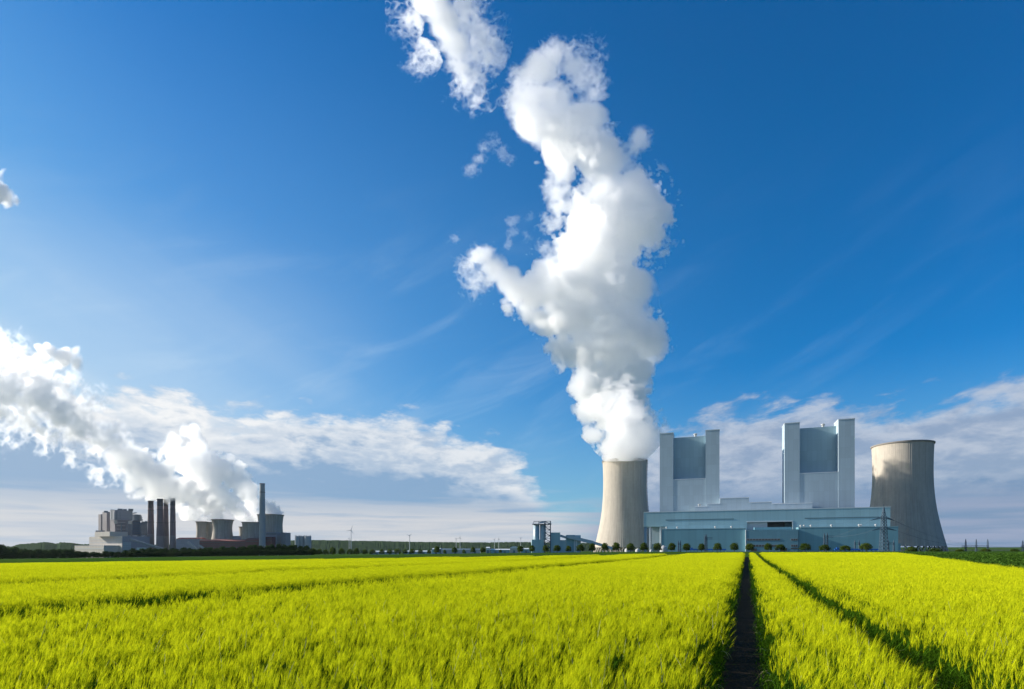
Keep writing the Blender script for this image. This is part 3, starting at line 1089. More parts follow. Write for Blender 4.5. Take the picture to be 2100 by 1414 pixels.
LEFT_LOW = [
    (457, 1066, 15, 1, 0, 0), (446, 1056, 20, 1, 0, 0), (428, 1043, 25, 1, 0, 0), (408, 1026, 31, 1, 0, 0), (382, 1008, 36, 1, 0, 0), (352, 998, 36, 1, .05, 0), (322, 1000, 30, 1, .1, 0), (296, 1005, 20, .9, .3, 0), (272, 1010, 12, .8, .4, 0),
    (425, 1066, 10, .9, .2, 30), (412, 1058, 13, .9, .2, 30), (395, 1048, 16, .9, .2, 25), (375, 1035, 18, .9, .3, 20),
    (330, 972, 40, 1, .05, 0), (292, 955, 44, 1, .05, 0), (252, 935, 44, 1, .1, 0), (236, 965, 26, .9, .3, 0), (208, 978, 18, .85, .4, 0), (240, 900, 36, .95, .2, 0), (210, 905, 40, .95, .2, 0), (276, 985, 26, .95, .2, 0), (195, 935, 24, .85, .4, 0),
    (165, 880, 44, .95, .2, 0), (160, 925, 24, .8, .5, 0), (120, 850, 52, 1, .15, 0), (175, 840, 34, .9, .35, 0), (70, 820, 58, 1, .15, 0), (95, 885, 30, .85, .4, 0), (45, 870, 36, .9, .3, 0), (15, 800, 56, 1, .2, 0), (0, 860, 44, .95, .3, 0), (-50, 810, 66, 1, .2, 0), (-90, 770, 60, 1, .3, 0),
    (60, 772, 40, .85, .5, 10), (15, 745, 36, .85, .5, 10), (-30, 750, 50, .9, .4, 10), (115, 800, 30, .85, .5, 10),
]
LEFT_HIGH = [
    (508, 1066, 16, 1, 0, 0), (520, 1066, 14, 1, 0, 0), (498, 1055, 20, 1, 0, 0), (480, 1043, 22, 1, 0, 0), (462, 1030, 24, 1, 0, 0), (446, 1015, 28, 1, 0, 0), (428, 996, 36, 1, 0, 0),
    (530, 1050, 16, .95, .1, 20), (522, 1032, 22, .95, .1, 18), (512, 1012, 28, 1, .05, 14), (498, 990, 30, 1, .05, 10), (478, 972, 32, 1, .05, 8), (452, 958, 36, 1, .05, 4), (422, 950, 38, 1, .05, 0), (390, 942, 40, 1, .1, 0),
    (405, 905, 26, .95, .2, 0), (396, 882, 24, .95, .2, 0), (374, 880, 18, .9, .3, 0), (350, 905, 26, .9, .3, 0), (355, 935, 32, .95, .2, 0), (330, 925, 20, .85, .4, 0),
]
PUFF = [(552, 1050, 14, 1, 0, 0), (566, 1052, 15, 1, 0, 0), (575, 1053, 9, 1, 0, 0), (556, 1040, 15, 1, .05, 0), (545, 1036, 12, .95, .1, 0), (568, 1044, 13, 1, .05, 0)]
HIGH_FAR = [(76, 716, 15, .9, .15, 0), (98, 722, 22, .95, .12, 0), (128, 734, 28, .95, .12, 0), (158, 742, 21, .9, .25, 0), (148, 724, 18, .85, .3, 0)]
EDGE = [(-20, 385, 30, .9, .3, 0), (-8, 400, 26, .95, .2, 0), (12, 412, 20, .9, .4, 0), (32, 415, 12, .8, .5, 0), (-2, 360, 18, .8, .5, 0), (-40, 420, 30, .9, .3, 0)]
LEFT_LOW = [(b[0], b[1], b[2], b[3], min(0.6, b[4] + 0.22 * min(1.0, max(0.0, (300 - b[0]) / 90))), b[5]) for b in LEFT_LOW]      # loosens as it drifts
LV2 = [(-0.02, 0.0015, 'faint_vapour'), (0.07, 0.0026, 'thin_vapour'), (0.18, 0.005, 'light_vapour'), (0.32, 0.009, 'middle_vapour'), (0.50, 0.018, 'dense_vapour')]
YL = 1700.0
plume('steam_plume', 'long grey-bellied steam trail drifting left from the waisted old cooling tower', YL, LEFT_LOW, 2.6, 21, LV2, (34, 19, 11, 6), 1.7, (50, 6.0), 'steam plumes', anis=0.62, crisp=1.6, floor=(1070, 430, 900))
plume('steam_plume', 'bright steam bank leaning left over the old cooling towers beside the pale chimney', YL + 60, LEFT_HIGH, 2.6, 22, LV2, (30, 17, 10, 6), 1.6, (45, 5.0), 'steam plumes', anis=0.62, crisp=1.6, floor=(1071, 500, 900))
plume('steam_plume', 'small white steam puff on the widest old cooling tower, right of the pale chimney', YL + 40, PUFF, 1.6, 23, LV, (14, 8, 4.5), 1.2, (20, 2.5), 'steam plumes', anis=0.6, crisp=1.6, floor=(1057, 560, 900))
plume('steam_cloud', 'small grey-bellied cloud floating above the long steam trail', YL + 200, HIGH_FAR, 2.5, 24, LV2, (26, 14, 8), 0.6, (40, 5.0), 'drifting clouds', anis=0.4, crisp=1.6)
plume('steam_cloud', 'dark grey cloud scrap cut by the left edge high in the sky', YL, EDGE, 2.5, 25, LV, (26, 14, 8), 0.6, (40, 5.0), 'drifting clouds', anis=0.4, crisp=1.6)


# ------------------------------------------------------------------ new cooling towers
def cooling_tower(name, label, px, Y, zb, Hh, prof, mat, nrib, group, ribs=True, ladder=None, rdepth=0.16):
    """prof: (height fraction, radius in metres)"""
    X = X_of(px, Y)
    root = thing(name, label, 'cooling tower', (X, Y, zb), group)
    n = nrib * 4
    ang = (lambda i: 1.0 + (rdepth / 50.0 if i % 4 == 0 else 0.0)) if ribs else None
    fr = np.array([p[0] for p in prof])
    rr = np.array([p[1] for p in prof])
    # smooth profile by a polynomial through the given radii
    co = np.polyfit(fr, rr, min(5, len(prof) - 1))
    leg = 0.05 * Hh
    hs = np.linspace(leg / Hh, 1.0, 40)
    mb = MB()
    mb.lathe((X, Y, zb), [(float(np.polyval(co, h)), h * Hh) for h in hs], n, 0, cap=False, ang=ang)
    mb.build('shell', mat, root)
    inn = MB()
    inn.lathe((X, Y, zb), [(float(np.polyval(co, h)) - 1.2, h * Hh) for h in hs[::-1]], 64, 0, cap=False)
    inn.build('inner_wall', M['tower_in'], root, True)
    rt = float(np.polyval(co, 1.0))
    rim = MB()
    rim.lathe((X, Y, zb), [(rt - 1.3, Hh - 1.5), (rt + 1.2, Hh - 1.5), (rt + 1.4, Hh + 0.6), (rt - 1.3, Hh + 0.6), (rt - 1.3, Hh - 1.5)], 96, 0, cap=False)
    rim.build('rim', M['rim'], root)
    lg = MB()
    rb = float(np.polyval(co, leg / Hh))
    for i in range(40):
        a0, a1 = 2 * math.pi * i / 40, 2 * math.pi * (i + 1) / 40
        p0 = (X + (rb + 2) * math.cos(a0), Y + (rb + 2) * math.sin(a0), zb - 2)
        p1 = (X + (rb + 2) * math.cos(a1), Y + (rb + 2) * math.sin(a1), zb - 2)
        am = (a0 + a1) / 2
        q = (X + (rb - .6) * math.cos(am), Y + (rb - .6) * math.sin(am), zb + leg + 0.5)
        lg.beam(p0, q, 1.2)
        lg.beam(p1, q, 1.2)
    lg.build('leg_ring', M['tower'], root)
    if ladder is not None:
        ld = MB()
        a = ladder
        for k, h in enumerate(np.linspace(0.30, 0.97, 18)):
            r = float(np.polyval(co, h)) + 1.2
            ca, sa = math.cos(a), math.sin(a)
            p = Vector((X + r * ca, Y + r * sa, zb + h * Hh))
            ld.beam(p - Vector((ca, sa, 0)) * 1.0, p + Vector((ca, sa, 0)) * 1.5, 2.4, 0.35)
        hs2 = np.linspace(0.06, 0.99, 30)
        for h0, h1 in zip(hs2, hs2[1:]):
            r0, r1 = float(np.polyval(co, h0)) + 1.0, float(np.polyval(co, h1)) + 1.0
            ld.beam((X + r0 * math.cos(a), Y + r0 * math.sin(a), zb + h0 * Hh), (X + r1 * math.cos(a), Y + r1 * math.sin(a), zb + h1 * Hh), 0.8)
        ld.build('ladder', M['steel'], root)
    return root


PROF = [(0.0, 58.5), (0.1, 54.6), (0.24, 49.2), (0.42, 43.8), (0.58, 41.2), (0.72, 40.3), (0.86, 40.5), (1.0, 41.5)]
b1 = ground_z(X_of(1281, 1023), 1023)
top1 = Z_of(947, 1023)
cooling_tower('cooling_tower', 'tall pale concrete cooling tower pouring the huge steam column', 1281, 1023.0, b1, top1 - b1, PROF, M['tower'], 96, 'tall cooling towers of the new plant', ladder=R(-14))
b2 = ground_z(X_of(1850, 872), 872)
top2 = Z_of(913.5, 872)
cooling_tower('cooling_tower', 'tall steamless concrete cooling tower right of the pale blue boiler houses', 1850, 872.0, b2, top2 - b2, PROF, M['tower'], 96, 'tall cooling towers of the new plant', ladder=R(126))

# ------------------------------------------------------------------ new power station
KP = 801.6                                   # distance of the boiler front plane along E2


def fr_new(a, t):
    return (a * E1[0] + (KP + t) * E2[0], a * E1[1] + (KP + t) * E2[1])


def a_of(px, t):
    """coordinate along the facade where the ray through column px meets the plane at offset t"""
    u = (px - CX) / F
    d = u * E2[0] + E2[1]
    Y = (KP + t) / d
    return (u * Y) * E1[0] + Y * E1[1]


def y_of(px, t):
    u = (px - CX) / F
    return (KP + t) / (u * E2[0] + E2[1])


def z_at(px, py, t):
    return Z_of(py, y_of(px, t))


GB = -9.0                                    # foundation level under all the new plant


def boiler_house(label, xl, xl2, xr1, xr, row_pl, row_pr, row_rec, row_recb, body_l, body_r):
    T = 0.0
    a0, a1, a2, a3 = a_of(xl, T), a_of(xl2, T), a_of(xr1, T), a_of(xr, T)
    ztop_l, ztop_r = z_at((xl + xl2) / 2, row_pl, T), z_at((xr1 + xr) / 2, row_pr, T)
    zt = (ztop_l + ztop_r) / 2
    am = (xl2 + xr1) / 2
    zrec = z_at(am, row_rec, 14.0)
    zrb = z_at(am, row_recb, 1.5)
    c = fr_new((a0 + a3) / 2, 30)
    root = thing('boiler_house', label, 'boiler house', (c[0], c[1], GB), 'pale blue boiler houses of the new plant')
    for s, (p, q) in enumerate(((a0, a1), (a2, a3))):
        mb = MB()
        mb.obox(fr_new, p, q, 0.0, 26.0, GB, zt)
        st = mb.build('stair_tower', M['pale_clad'], root)
        cp = MB()
        cp.obox(fr_new, p - 0.35, q + 0.35, -0.35, 26.3, zt + 0.01, zt + 1.1)
        cp.build('coping', M['trim'], st)
    mb = MB()
    mb.obox(fr_new, a1 + 0.03, a2 - 0.03, 14.0, 26.0, zrb + 0.02, zrec)
    mb.build('recessed_wall', M['recess_shade_clad'], root)
    mb = MB()
    mb.obox(fr_new, a1 + 0.03, a2 - 0.03, 0.35, 25.8, GB, zrb)
    lw = mb.build('lower_wall', M['pale_clad'], root)
    mb = MB()
    mb.obox(fr_new, a1 + 0.05, a2 - 0.05, 0.2, 13.9, zrb + 0.02, zrb + 1.0)
    mb.build('ledge', M['trim'], lw)
    mb = MB()
    bl, br = a_of(body_l, 40), a_of(body_r, 40)
    mb.obox(fr_new, bl, br, 26.4, 92.0, GB, zrec - 1.5)
    mb.build('boiler_block', M['pale_clad'], root)
    mb = MB()
    cc = fr_new(a1 + (a2 - a1) * 0.68, 19)
    mb.lathe((cc[0], cc[1], zrec), [(1.6, 0), (1.6, 3.0), (2.6, 3.2), (2.6, 4.6), (0.4, 5.6)], 16)
    mb.build('roof_vent', M['white'], root)
    return root


boiler_house('left of two pale blue boiler houses, nearer the steaming cooling tower', 1353, 1380.5, 1447, 1475.5, 890, 883, 896.5, 984, 1391, 1472)
boiler_house('right of two pale blue boiler houses, the tallest, beside the steamless cooling tower', 1609, 1640, 1719.5, 1753, 868.5, 861, 876.5, 971, 1618, 1742)

# stepped upper hall between the boiler houses
tU = -18.0
c = fr_new(a_of(1540, tU), tU + 9)
root = thing('upper_hall', 'stepped pale grey upper hall standing between the two boiler houses', 'hall', (c[0], c[1], GB))
for l, r, row, nm in ((1425, 1450.5, 1040, 'low_step'), (1450.5, 1476.5, 1034.5, 'step'), (1476.5, 1536, 1022.3, 'main_step'), (1536, 1583, 1031, 'step'), (1583, 1666, 1033.5, 'wide_step')):
    mb = MB()
    zt = z_at((l + r) / 2, row, tU)
    mb.obox(fr_new, a_of(l, tU), a_of(r, tU) - 0.02, tU, -0.2, GB, zt)
    st = mb.build(nm, M['pale_clad'], root)
    mb = MB()
    mb.obox(fr_new, a_of(l, tU) - 0.2, a_of(r, tU) + 0.1, tU - 0.25, -0.3, zt + 0.01, zt + 0.8)
    mb.build('coping', M['trim'], st)
for px in (1433, 1436.5):
    mb = MB()
    q = fr_new(a_of(px, tU), tU + 6)
    mb.lathe((q[0], q[1], z_at(px, 1041, tU)), [(0.8, 0), (0.8, 4.2), (1.1, 4.2), (1.1, 5.0)], 12)
    mb.build('vent', M['white'], root)

# long turbine hall
tH = -45.0
c = fr_new(a_of(1580, tH), tH + 12)
root = thing('turbine_hall', 'long blue-grey turbine hall with an open gap, below both boiler houses', 'turbine hall', (c[0], c[1], GB))
aL, aR = a_of(1320.5, tH), a_of(1826, tH)
zt = z_at(1573, 1046.4, tH)
oL, oR = a_of(1532, tH), a_of(1625, tH)
zo1, zo0 = z_at(1578, 1070.5, tH), z_at(1578, 1092, tH)
zov = z_at(1338, 1080.5, tH)
aOv = a_of(1364, tH)
mb = MB()
mb.obox(fr_new, aL, aOv, tH, -19.0, zov, zt)
mb.obox(fr_new, aOv + 0.01, oL, tH, -19.0, GB, zt)
mb.obox(fr_new, oL + 0.01, oR - 0.01, tH, -19.0, zo1, zt)
mb.obox(fr_new, oR, aR, tH, -19.0, GB, zt)
mb.build('wall', M['hall_clad'], root)
mb = MB()
mb.obox(fr_new, aL - 0.3, aR + 0.3, tH - 0.3, -18.8, zt + 0.01, zt + 0.9)
mb.build('coping', M['trim'], root)
mb = MB()
mb.obox(fr_new, aL - 0.4, aL - 0.02, tH - 0.2, -19.0, zov, zt)
mb.build('painted_sunlit_side', M['trim'], root)  # white sheet over the left side, its sunlight put into the colour
mb = MB()
mb.obox(fr_new, oL + 43 * (oR - oL) / 93.0, oL + 80 * (oR - oL) / 93.0, tH + 16, tH + 20, GB, zo1 - .02)
mb.build('gap_wall', M['opening'], root)
mb = MB()
mb.obox(fr_new, oL + 80.2 * (oR - oL) / 93.0, oR - .02, tH + 14, tH + 20, GB, zo1 - .02)
mb.build('gap_wall', M['dark_slot'], root)
mb = MB()
mb.obox(fr_new, oL + .02, oL + 42.8 * (oR - oL) / 93.0, tH + 4, tH + 6, GB, zo1 - .02)
mb.build('added_sky_gap_panel', M['trim'], root)  # added pale panel, stands in for bright sky through the gap
mb = MB()
mb.obox(fr_new, oL - 0.3, oR + 0.3, tH - 0.25, tH - 0.02, zo1 - 0.1, zo1 + 1.1)
mb.obox(fr_new, oR + 0.0, oR + 0.8, tH - 0.25, tH - 0.02, GB, zo1 - 0.12)
mb.build('gap_frame', M['trim'], root)
for l, r, row in ((1365, 1505, 1066), (1650, 1803, 1062.3)):
    mb = MB()
    z = z_at((l + r) / 2, row, tH)
    mb.obox(fr_new, a_of(l, tH), a_of(r, tH), tH - 0.3, tH + 0.1, z - 0.5, z + 0.6)
    mb.build('louvre_band', M['dark_slot'], root)
for l, r, mt in ((1321, 1326, 'column_blue'), (1331, 1333.5, 'trim'), (1352.5, 1354.5, 'trim')):
    mb = MB()
    mb.obox(fr_new, a_of(l, tH), a_of(r, tH), tH + 1.0, tH + 5.0, GB, zov - 0.02)
    mb.build('support_column', M[mt], root)
mb = MB()
mb.obox(fr_new, a_of(1334, tH), a_of(1352, tH), tH + 14, tH + 20, GB, zov - 0.02)
bw = mb.build('bay_wall', M['pale_clad'], root)
mb = MB()
mb.obox(fr_new, a_of(1335, tH), a_of(1352, tH), tH + 13.6, tH + 13.98, GB, z_at(1343, 1116, tH))
mb.build('bay_door', M['dark_slot'], bw)

# low front halls and office
tF = -66.0


def front_hall(label, l, r, rowl, rowr, extra=None):
    c = fr_new(a_of((l + r) / 2, tF), tF + 9)
    root = thing('front_hall', label, 'hall', (c[0], c[1], GB), 'low teal halls at the front of the new plant')
    zt = (z_at(l, rowl, tF) + z_at(r, rowr, tF)) / 2
    mb = MB()
    mb.obox(fr_new, a_of(l, tF), a_of(r, tF), tF, tH - 0.6, GB, zt)
    mb.build('wall', M['teal_clad'], root)
    mb = MB()
    mb.obox(fr_new, a_of(l, tF) - .25, a_of(r, tF) + .25, tF - 0.25, tH - 0.7, zt + 0.01, zt + 0.6)
    mb.build('coping', M['hall_clad'], root)
    return root, zt


fl, ztl = front_hall('low teal hall left of the office block, below the left boiler house', 1357, 1528.5, 1086.3, 1084.3)
frr, ztr = front_hall('low dark teal hall right of the office block, behind the lattice pylon', 1637.5, 1842, 1083.3, 1080)
mb = MB()
mb.obox(fr_new, a_of(1357, tF) - 0.7, a_of(1357, tF) - 0.3, tF - 0.2, tH - 0.8, GB, ztl)
mb.build('painted_sunlit_side', M['trim'], fl)  # sunlit left face of the low hall painted as a white sheet
mb = MB()
mb.obox(fr_new, a_of(1842.2, tF), a_of(1847.5, tF), tF + 1, tH - 4, GB, z_at(1845, 1115, tF))
mb.build('annex', M['teal_clad'], frr)
for root, zt, cols in ((fl, ztl, (1367, 1389, 1467, 1500)), (frr, ztr, (1642, 1649, 1663, 1705, 1762, 1766, 1796))):
    for px in cols:
        q = fr_new(a_of(px, tF + 8), tF + 8)
        mb = MB()
        mb.lathe((q[0], q[1], zt + 0.5), [(0.5, 0), (0.5, 1.2), (1.3, 1.6), (1.35, 2.4), (0.8, 3.1), (0.1, 3.3)], 14)
        mb.build('roof_vent', M['white'], root)

tO = -70.0
c = fr_new(a_of(1583, tO), tO + 9)
off = thing('office_block', 'dark teal office block with window bands between the two low halls', 'office block', (c[0], c[1], GB))
zt = z_at(1583, 1086.5, tO)
mb = MB()
mb.obox(fr_new, a_of(1530, tO), a_of(1637, tO), tO, tF + 18, GB, zt)
mb.build('wall', M['office_clad'], off)
mb = MB()
mb.obox(fr_new, a_of(1530, tO) - 0.5, a_of(1530, tO) - 0.05, tO - 0.2, tF - 0.1, GB, zt)
mb.build('painted_sunlit_side', M['trim'], off)  # bright sun on the office side, painted white
mb = MB()
mb.obox(fr_new, a_of(1548, tO), a_of(1625, tO), tO + 6, tF + 17, zt + 0.01, zt + 3.2)
mb.build('roof_plant_room', M['teal_clad'], off)
for row0, row1 in ((1105.5, 1108.6), (1117.8, 1121.4)):
    for l, r in ((1531, 1600), (1622, 1636)):
        z0, z1 = z_at((l + r) / 2, row1, tO), z_at((l + r) / 2, row0, tO)
        mb = MB()
        mb.obox(fr_new, a_of(l, tO), a_of(r, tO), tO - 0.2, tO - 0.02, z0 - 0.3, z1 + 0.3)
        w = mb.build('window_band', M['trim'] if False else M['old_grey'], off)
        mb = MB()
        a0, a1 = a_of(l, tO), a_of(r, tO)
        nn = max(3, int((a1 - a0) / 3.4))
        for i in range(nn):
            p, q = a0 + (a1 - a0) * i / nn + 0.35, a0 + (a1 - a0) * (i + 1) / nn - 0.35
            mb.obox(fr_new, p, q, tO - 0.3, tO - 0.21, z0, z1)
        mb.build('pane', M['glass'], w)
for l, r, r0, r1 in ((1622, 1636, 1124, 1126.5), (1600, 1614, 1124, 1131), (1540, 1552, 1125, 1131)):
    mb = MB()
    mb.obox(fr_new, a_of(l, tO), a_of(r, tO), tO - 0.25, tO - 0.02, z_at((l + r) / 2, r1, tO), z_at((l + r) / 2, r0, tO))
    mb.build('ground_floor_window', M['glass'], off)

# blue pipe bridges and white tanks at the foot of the halls
for l, r, lab in ((1412, 1489, 'bright blue pipe bridge before the low hall left of the office block'), (1711, 1801, 'bright blue pipe bridge before the low hall beside the lattice pylon')):
    tB = -110.0
    z = z_at((l + r) / 2, 1127.6, tB)
    c = fr_new(a_of((l + r) / 2, tB), tB)
    root = thing('pipe_bridge', lab, 'pipe bridge', (c[0], c[1], GB), 'blue pipe bridges')
    mb = MB()
    mb.obox(fr_new, a_of(l, tB), a_of(r, tB), tB - 1, tB + 1, z - 0.8, z + 1.0)
    mb.obox(fr_new, a_of(l + 4, tB), a_of(l + 9, tB), tB - 1.5, tB + 1.5, z + 1.01, z + 2.4)
    mb.build('pipe_casing', M['bright_blue'], root)
    mb = MB()
    for i in range(10):
        a = a_of(l, tB) + (a_of(r, tB) - a_of(l, tB)) * (i + 0.5) / 10
        mb.obox(fr_new, a - 0.3, a + 0.3, tB - 0.6, tB + 0.6, z - 8, z - 0.82)
    mb.build('trestle', M['column_blue'], root)


def tank(px, r0, rowt, Y, lab, rpx):
    rr = rpx * Y / F
    zb = ground_z(X_of(px, Y), Y) - 0.5
    ztop = Z_of(rowt, Y)
    h = ztop - zb
    root = thing('storage_tank', lab, 'tank', (X_of(px, Y), Y, zb), 'white tanks at the foot of the new plant')
    mb = MB()
    mb.lathe((X_of(px, Y), Y, zb), [(rr, 0), (rr, h * 0.5), (rr * 0.92, h * 0.66), (rr * 0.7, h * 0.82), (rr * 0.35, h * 0.9)], 32)
    mb.build('body', M['white'], root, True)
    mb = MB()
    mb.lathe((X_of(px, Y), Y, zb + h * 0.88), [(rr * 0.28, 0), (rr * 0.28, h * 0.12), (rr * 0.1, h * 0.14)], 16)
    mb.build('top_vent', M['white'], root)


tank(1361, 0, 1119, 640, 'white domed tank under the open bay of the turbine hall', 7.5)
tank(1335.5, 0, 1127, 640, 'tiny low white tank by the turbine hall columns', 3.2)
tank(1287, 0, 1124, 660, 'wide white tank at the foot of the steaming cooling tower', 6)
tank(1308, 0, 1125, 670, 'pale white tank beside the wide tank, nearer the turbine hall', 5)


# ------------------------------------------------------------------ silo plant left of the tower
def pix_box(mb, l, r, top, bot, Y, depth, mi=0, z0=None):
    """box parallel to the picture at depth Y, bottom given by row or z0"""
    x0, x1 = X_of(l, Y), X_of(r, Y)
    zb = z0 if z0 is not None else Z_of(bot, Y)
    mb.prism([(x0, Y), (x1, Y), (x1, Y + depth), (x0, Y + depth)], zb, Z_of(top, Y), mi)


YS = 760.0
gs = ground_z(X_of(1120, YS), YS) - 1
root = thing('silo_station', 'pale blue twin silos with steel stair frame, left of the steaming cooling tower', 'silo station', (X_of(1120, YS), YS, gs))
for px, rp in ((1100.5, 6.2), (1114, 6.2)):
    mb = MB()
    rr = rp * YS / F
    mb.lathe((X_of(px, YS), YS + 6, Z_of(1108, YS)), [(rr, 0), (rr, Z_of(1076.6, YS) - Z_of(1108, YS)), (rr * .3, Z_of(1075, YS) - Z_of(1108, YS))], 32)
    mb.build('silo', M['silo'], root, True)
mb = MB()
pix_box(mb, 1090.5, 1115.5, 1107, 1131, YS, 16, z0=gs)
mb.build('base_building', M['hall_clad'], root)
mb = MB()
zs = np.linspace(gs, Z_of(1069, YS), 12)
xa, xb = X_of(1117, YS), X_of(1129, YS)
for x in (xa, xb):
    for y in (YS - 2, YS + 8):
        mb.beam((x, y, gs), (x, y, zs[-1]), 0.75)
for i in range(11):
    for y in (YS - 2, YS + 8):
        mb.beam((xa, y, zs[i]), (xb, y, zs[i]), 0.45)
        mb.beam((xa if i % 2 else xb, y, zs[i]), (xb if i % 2 else xa, y, zs[i + 1]), 0.5)
    for x in (xa, xb):
        mb.beam((x, YS - 2, zs[i]), (x, YS + 8, zs[i + 1] if i % 2 else zs[i]), 0.4)
mb.build('stair_frame', M['steel'], root)
mb = MB()
z = Z_of(1076, YS)
x0, x1 = X_of(1092, YS), X_of(1131, YS)
mb.prism([(x0, YS - 1), (x1, YS - 1), (x1, YS + 12), (x0, YS + 12)], z, z + 0.7)
for i in range(14):
    x = x0 + (x1 - x0) * i / 13
    mb.beam((x, YS - 1, z), (x, YS - 1, z + 2.0), 0.2)
mb.beam((x0, YS - 1, z + 2.0), (x1, YS - 1, z + 2.0), 0.3)
mb.beam((X_of(1095, YS), YS + 4, Z_of(1069.5, YS)), (X_of(1129, YS), YS + 4, Z_of(1069.0, YS)), 0.7)
for px in (1095, 1105, 1119):
    mb.beam((X_of(px, YS), YS + 4, z), (X_of(px, YS), YS + 4, Z_of(1069, YS)), 0.6)
mb.build('top_platform', M['steel'], root)
mb = MB()
x0, x1 = X_of(1106, YS), X_of(1119, YS)
mb.beam((x0, YS + 4, Z_of(1072.5, YS)), (x1, YS + 4, Z_of(1070, YS)), 2.0)
mb.build('filter_duct', M['silo'], root)

cst = thing('conveyor_station', 'pale blue transfer buildings with sloping conveyor gallery, beside the twin silos', 'conveyor station', (X_of(1160, YS), YS, gs))
mb = MB()
pix_box(mb, 1129.6, 1149, 1092.5, 1131, YS + 1, 18, z0=gs)
mb.build('transfer_tower', M['hall_clad'], cst)
mb = MB()
pix_box(mb, 1162, 1179, 1097.5, 1131, YS + 2, 16, z0=gs)
mb.build('transfer_block', M['teal_clad'], cst)
mb = MB()
pix_box(mb, 1179.1, 1191, 1098, 1131, YS + 2.3, 15, z0=gs)
mb.build('transfer_block', M['hall_clad'], cst)
mb = MB()
pix_box(mb, 1149.05, 1161.9, 1108, 1131, YS + 4, 12, z0=gs)
mb.build('low_shed', M['hall_clad'], cst)
mb = MB()
mb.beam(P(1149, 1099, YS + 8), P(1163, 1103.5, YS + 8), 4, 3.2)
mb.beam(P(1163, 1100.5, YS - 1), P(1216, 1113, YS - 1), 4, 4.6)
mb.beam(P(1216, 1113, YS - 1), P(1257, 1125.5, YS - 1), 4, 3.8)
mb.build('conveyor_gallery', M['silo'], cst)
for px, row in ((1178, 1104), (1182, 1105), (1214, 1113), (1236, 1119)):
    mb = MB()
    q = P(px, row + 2, YS - 1)
    mb.beam((q.x, q.y, gs), q, 1.0)
    mb.build('support_leg', M['trim'], cst)

# pale sheds on the plain left of the silos
SHEDS = [(904, 984, 1126, 1128.7, 'white', 'long flat white shed with a dark roof edge, before the wooded ridge'),
         (886, 902, 1125, 0, 'hall_clad', 'small blue-grey shed at the left end of the long white shed'),
         (997, 1004, 1122.5, 0, 'pale_clad', 'narrow upright pale shed just right of the long white shed'),
         (1006, 1045, 1126.5, 0, 'teal_clad', 'low blue shed halfway between the long white shed and the silos'),
         (1046, 1063, 1123.5, 0, 'white', 'white vaulted shed left of the tree beside the silos'),
         (1069, 1089, 1125, 0, 'teal_clad', 'blue-grey shed next to the silo station'),
         (760, 812, 1130.5, 0, 'silo', 'very low pale shed behind the smaller roadside trees'),
         (828, 882, 1130, 0, 'silo', 'very low pale shed just left of the blue-grey shed')]
for l, r, top, row2, mt, lab in SHEDS:
    Ysh = 820.0
    gz = ground_z(X_of((l + r) / 2, Ysh), Ysh) - 1
    root = thing('shed', lab, 'shed', (X_of((l + r) / 2, Ysh), Ysh + 8, gz), 'sheds on the plain')
    x0, x1, zt = X_of(l, Ysh), X_of(r, Ysh), Z_of(top, Ysh)
    mb = MB()
    mb.prism([(x0, Ysh), (x1, Ysh), (x1, Ysh + 22), (x0, Ysh + 22)], gz, zt - 1.2)
    mb.build('wall', M[mt], root)
    mb = MB()
    if 'vaulted' in lab:
        n = 12
        vs, fs = [], []
        for i in range(n + 1):
            a = math.pi * i / n
            for y in (Ysh - .3, Ysh + 22.3):
                vs.append(((x0 + x1) / 2 - (x1 - x0) / 2 * math.cos(a), y, zt - 1.18 + 3.2 * math.sin(a)))
        for i in range(n):
            fs.append([2 * i, 2 * i + 1, 2 * i + 3, 2 * i + 2])
        fs.append([2 * i for i in range(n + 1)])
        fs.append([2 * i + 1 for i in range(n, -1, -1)])
        mb.add(vs, fs)
    else:
        zr = zt - 1.18
        vs = [(x0 - .4, Ysh - .4, zr), (x1 + .4, Ysh - .4, zr), (x1 + .4, Ysh + 11, zr + 1.5), (x0 - .4, Ysh + 11, zr + 1.5), (x1 + .4, Ysh + 22.4, zr), (x0 - .4, Ysh + 22.4, zr)]
        mb.add(vs, [[0, 1, 2, 3], [3, 2, 4, 5], [0, 3, 5], [1, 4, 2], [0, 5, 4, 1]])
    mb.build('roof', M['old_dark'] if 'dark roof' in lab else M['trim'], root)
    w = (x1 - x0)
    for i in range(max(1, int(w / 14))):
        mb = MB()
        xx = x0 + w * (i + 0.5) / max(1, int(w / 14))
        mb.prism([(xx - 1.6, Ysh - .12), (xx + 1.6, Ysh - .12), (xx + 1.6, Ysh - .02), (xx - 1.6, Ysh - .02)], gz, gz + (zt - gz) * 0.55)
        mb.build('gate', M['dark_slot'], root)


# ------------------------------------------------------------------ old power station
def fr_old(P0):
    return lambda a, b: (P0[0] + a * 0.5 - b * 0.866, P0[1] + a * 0.866 + b * 0.5)


def along(P0, d, px):
    """length from P0 along plan direction d until column px"""
    u = (px - CX) / F
    return (u * P0[1] - P0[0]) / (d[0] - u * d[1])


GO = -34.0


def corner_box(mb, l, c, r, top, bot, Yc, mi=0, inset=0.0, blen=None, alen=None):
    """box of the old plant whose near upright edge is at column c, its sunny side reaching column l, its shaded side column r"""
    P0 = (X_of(c, Yc), Yc)
    b = along(P0, (-0.866, 0.5), l) if blen is None else blen
    a = along(P0, (0.5, 0.866), r) if alen is None else alen
    f = fr_old(P0)
    z0 = GO if bot is None else Z_of(bot, Yc)
    mb.obox(f, 0, a, 0, b, z0, Z_of(top, Yc), mi)
    return f, a, b


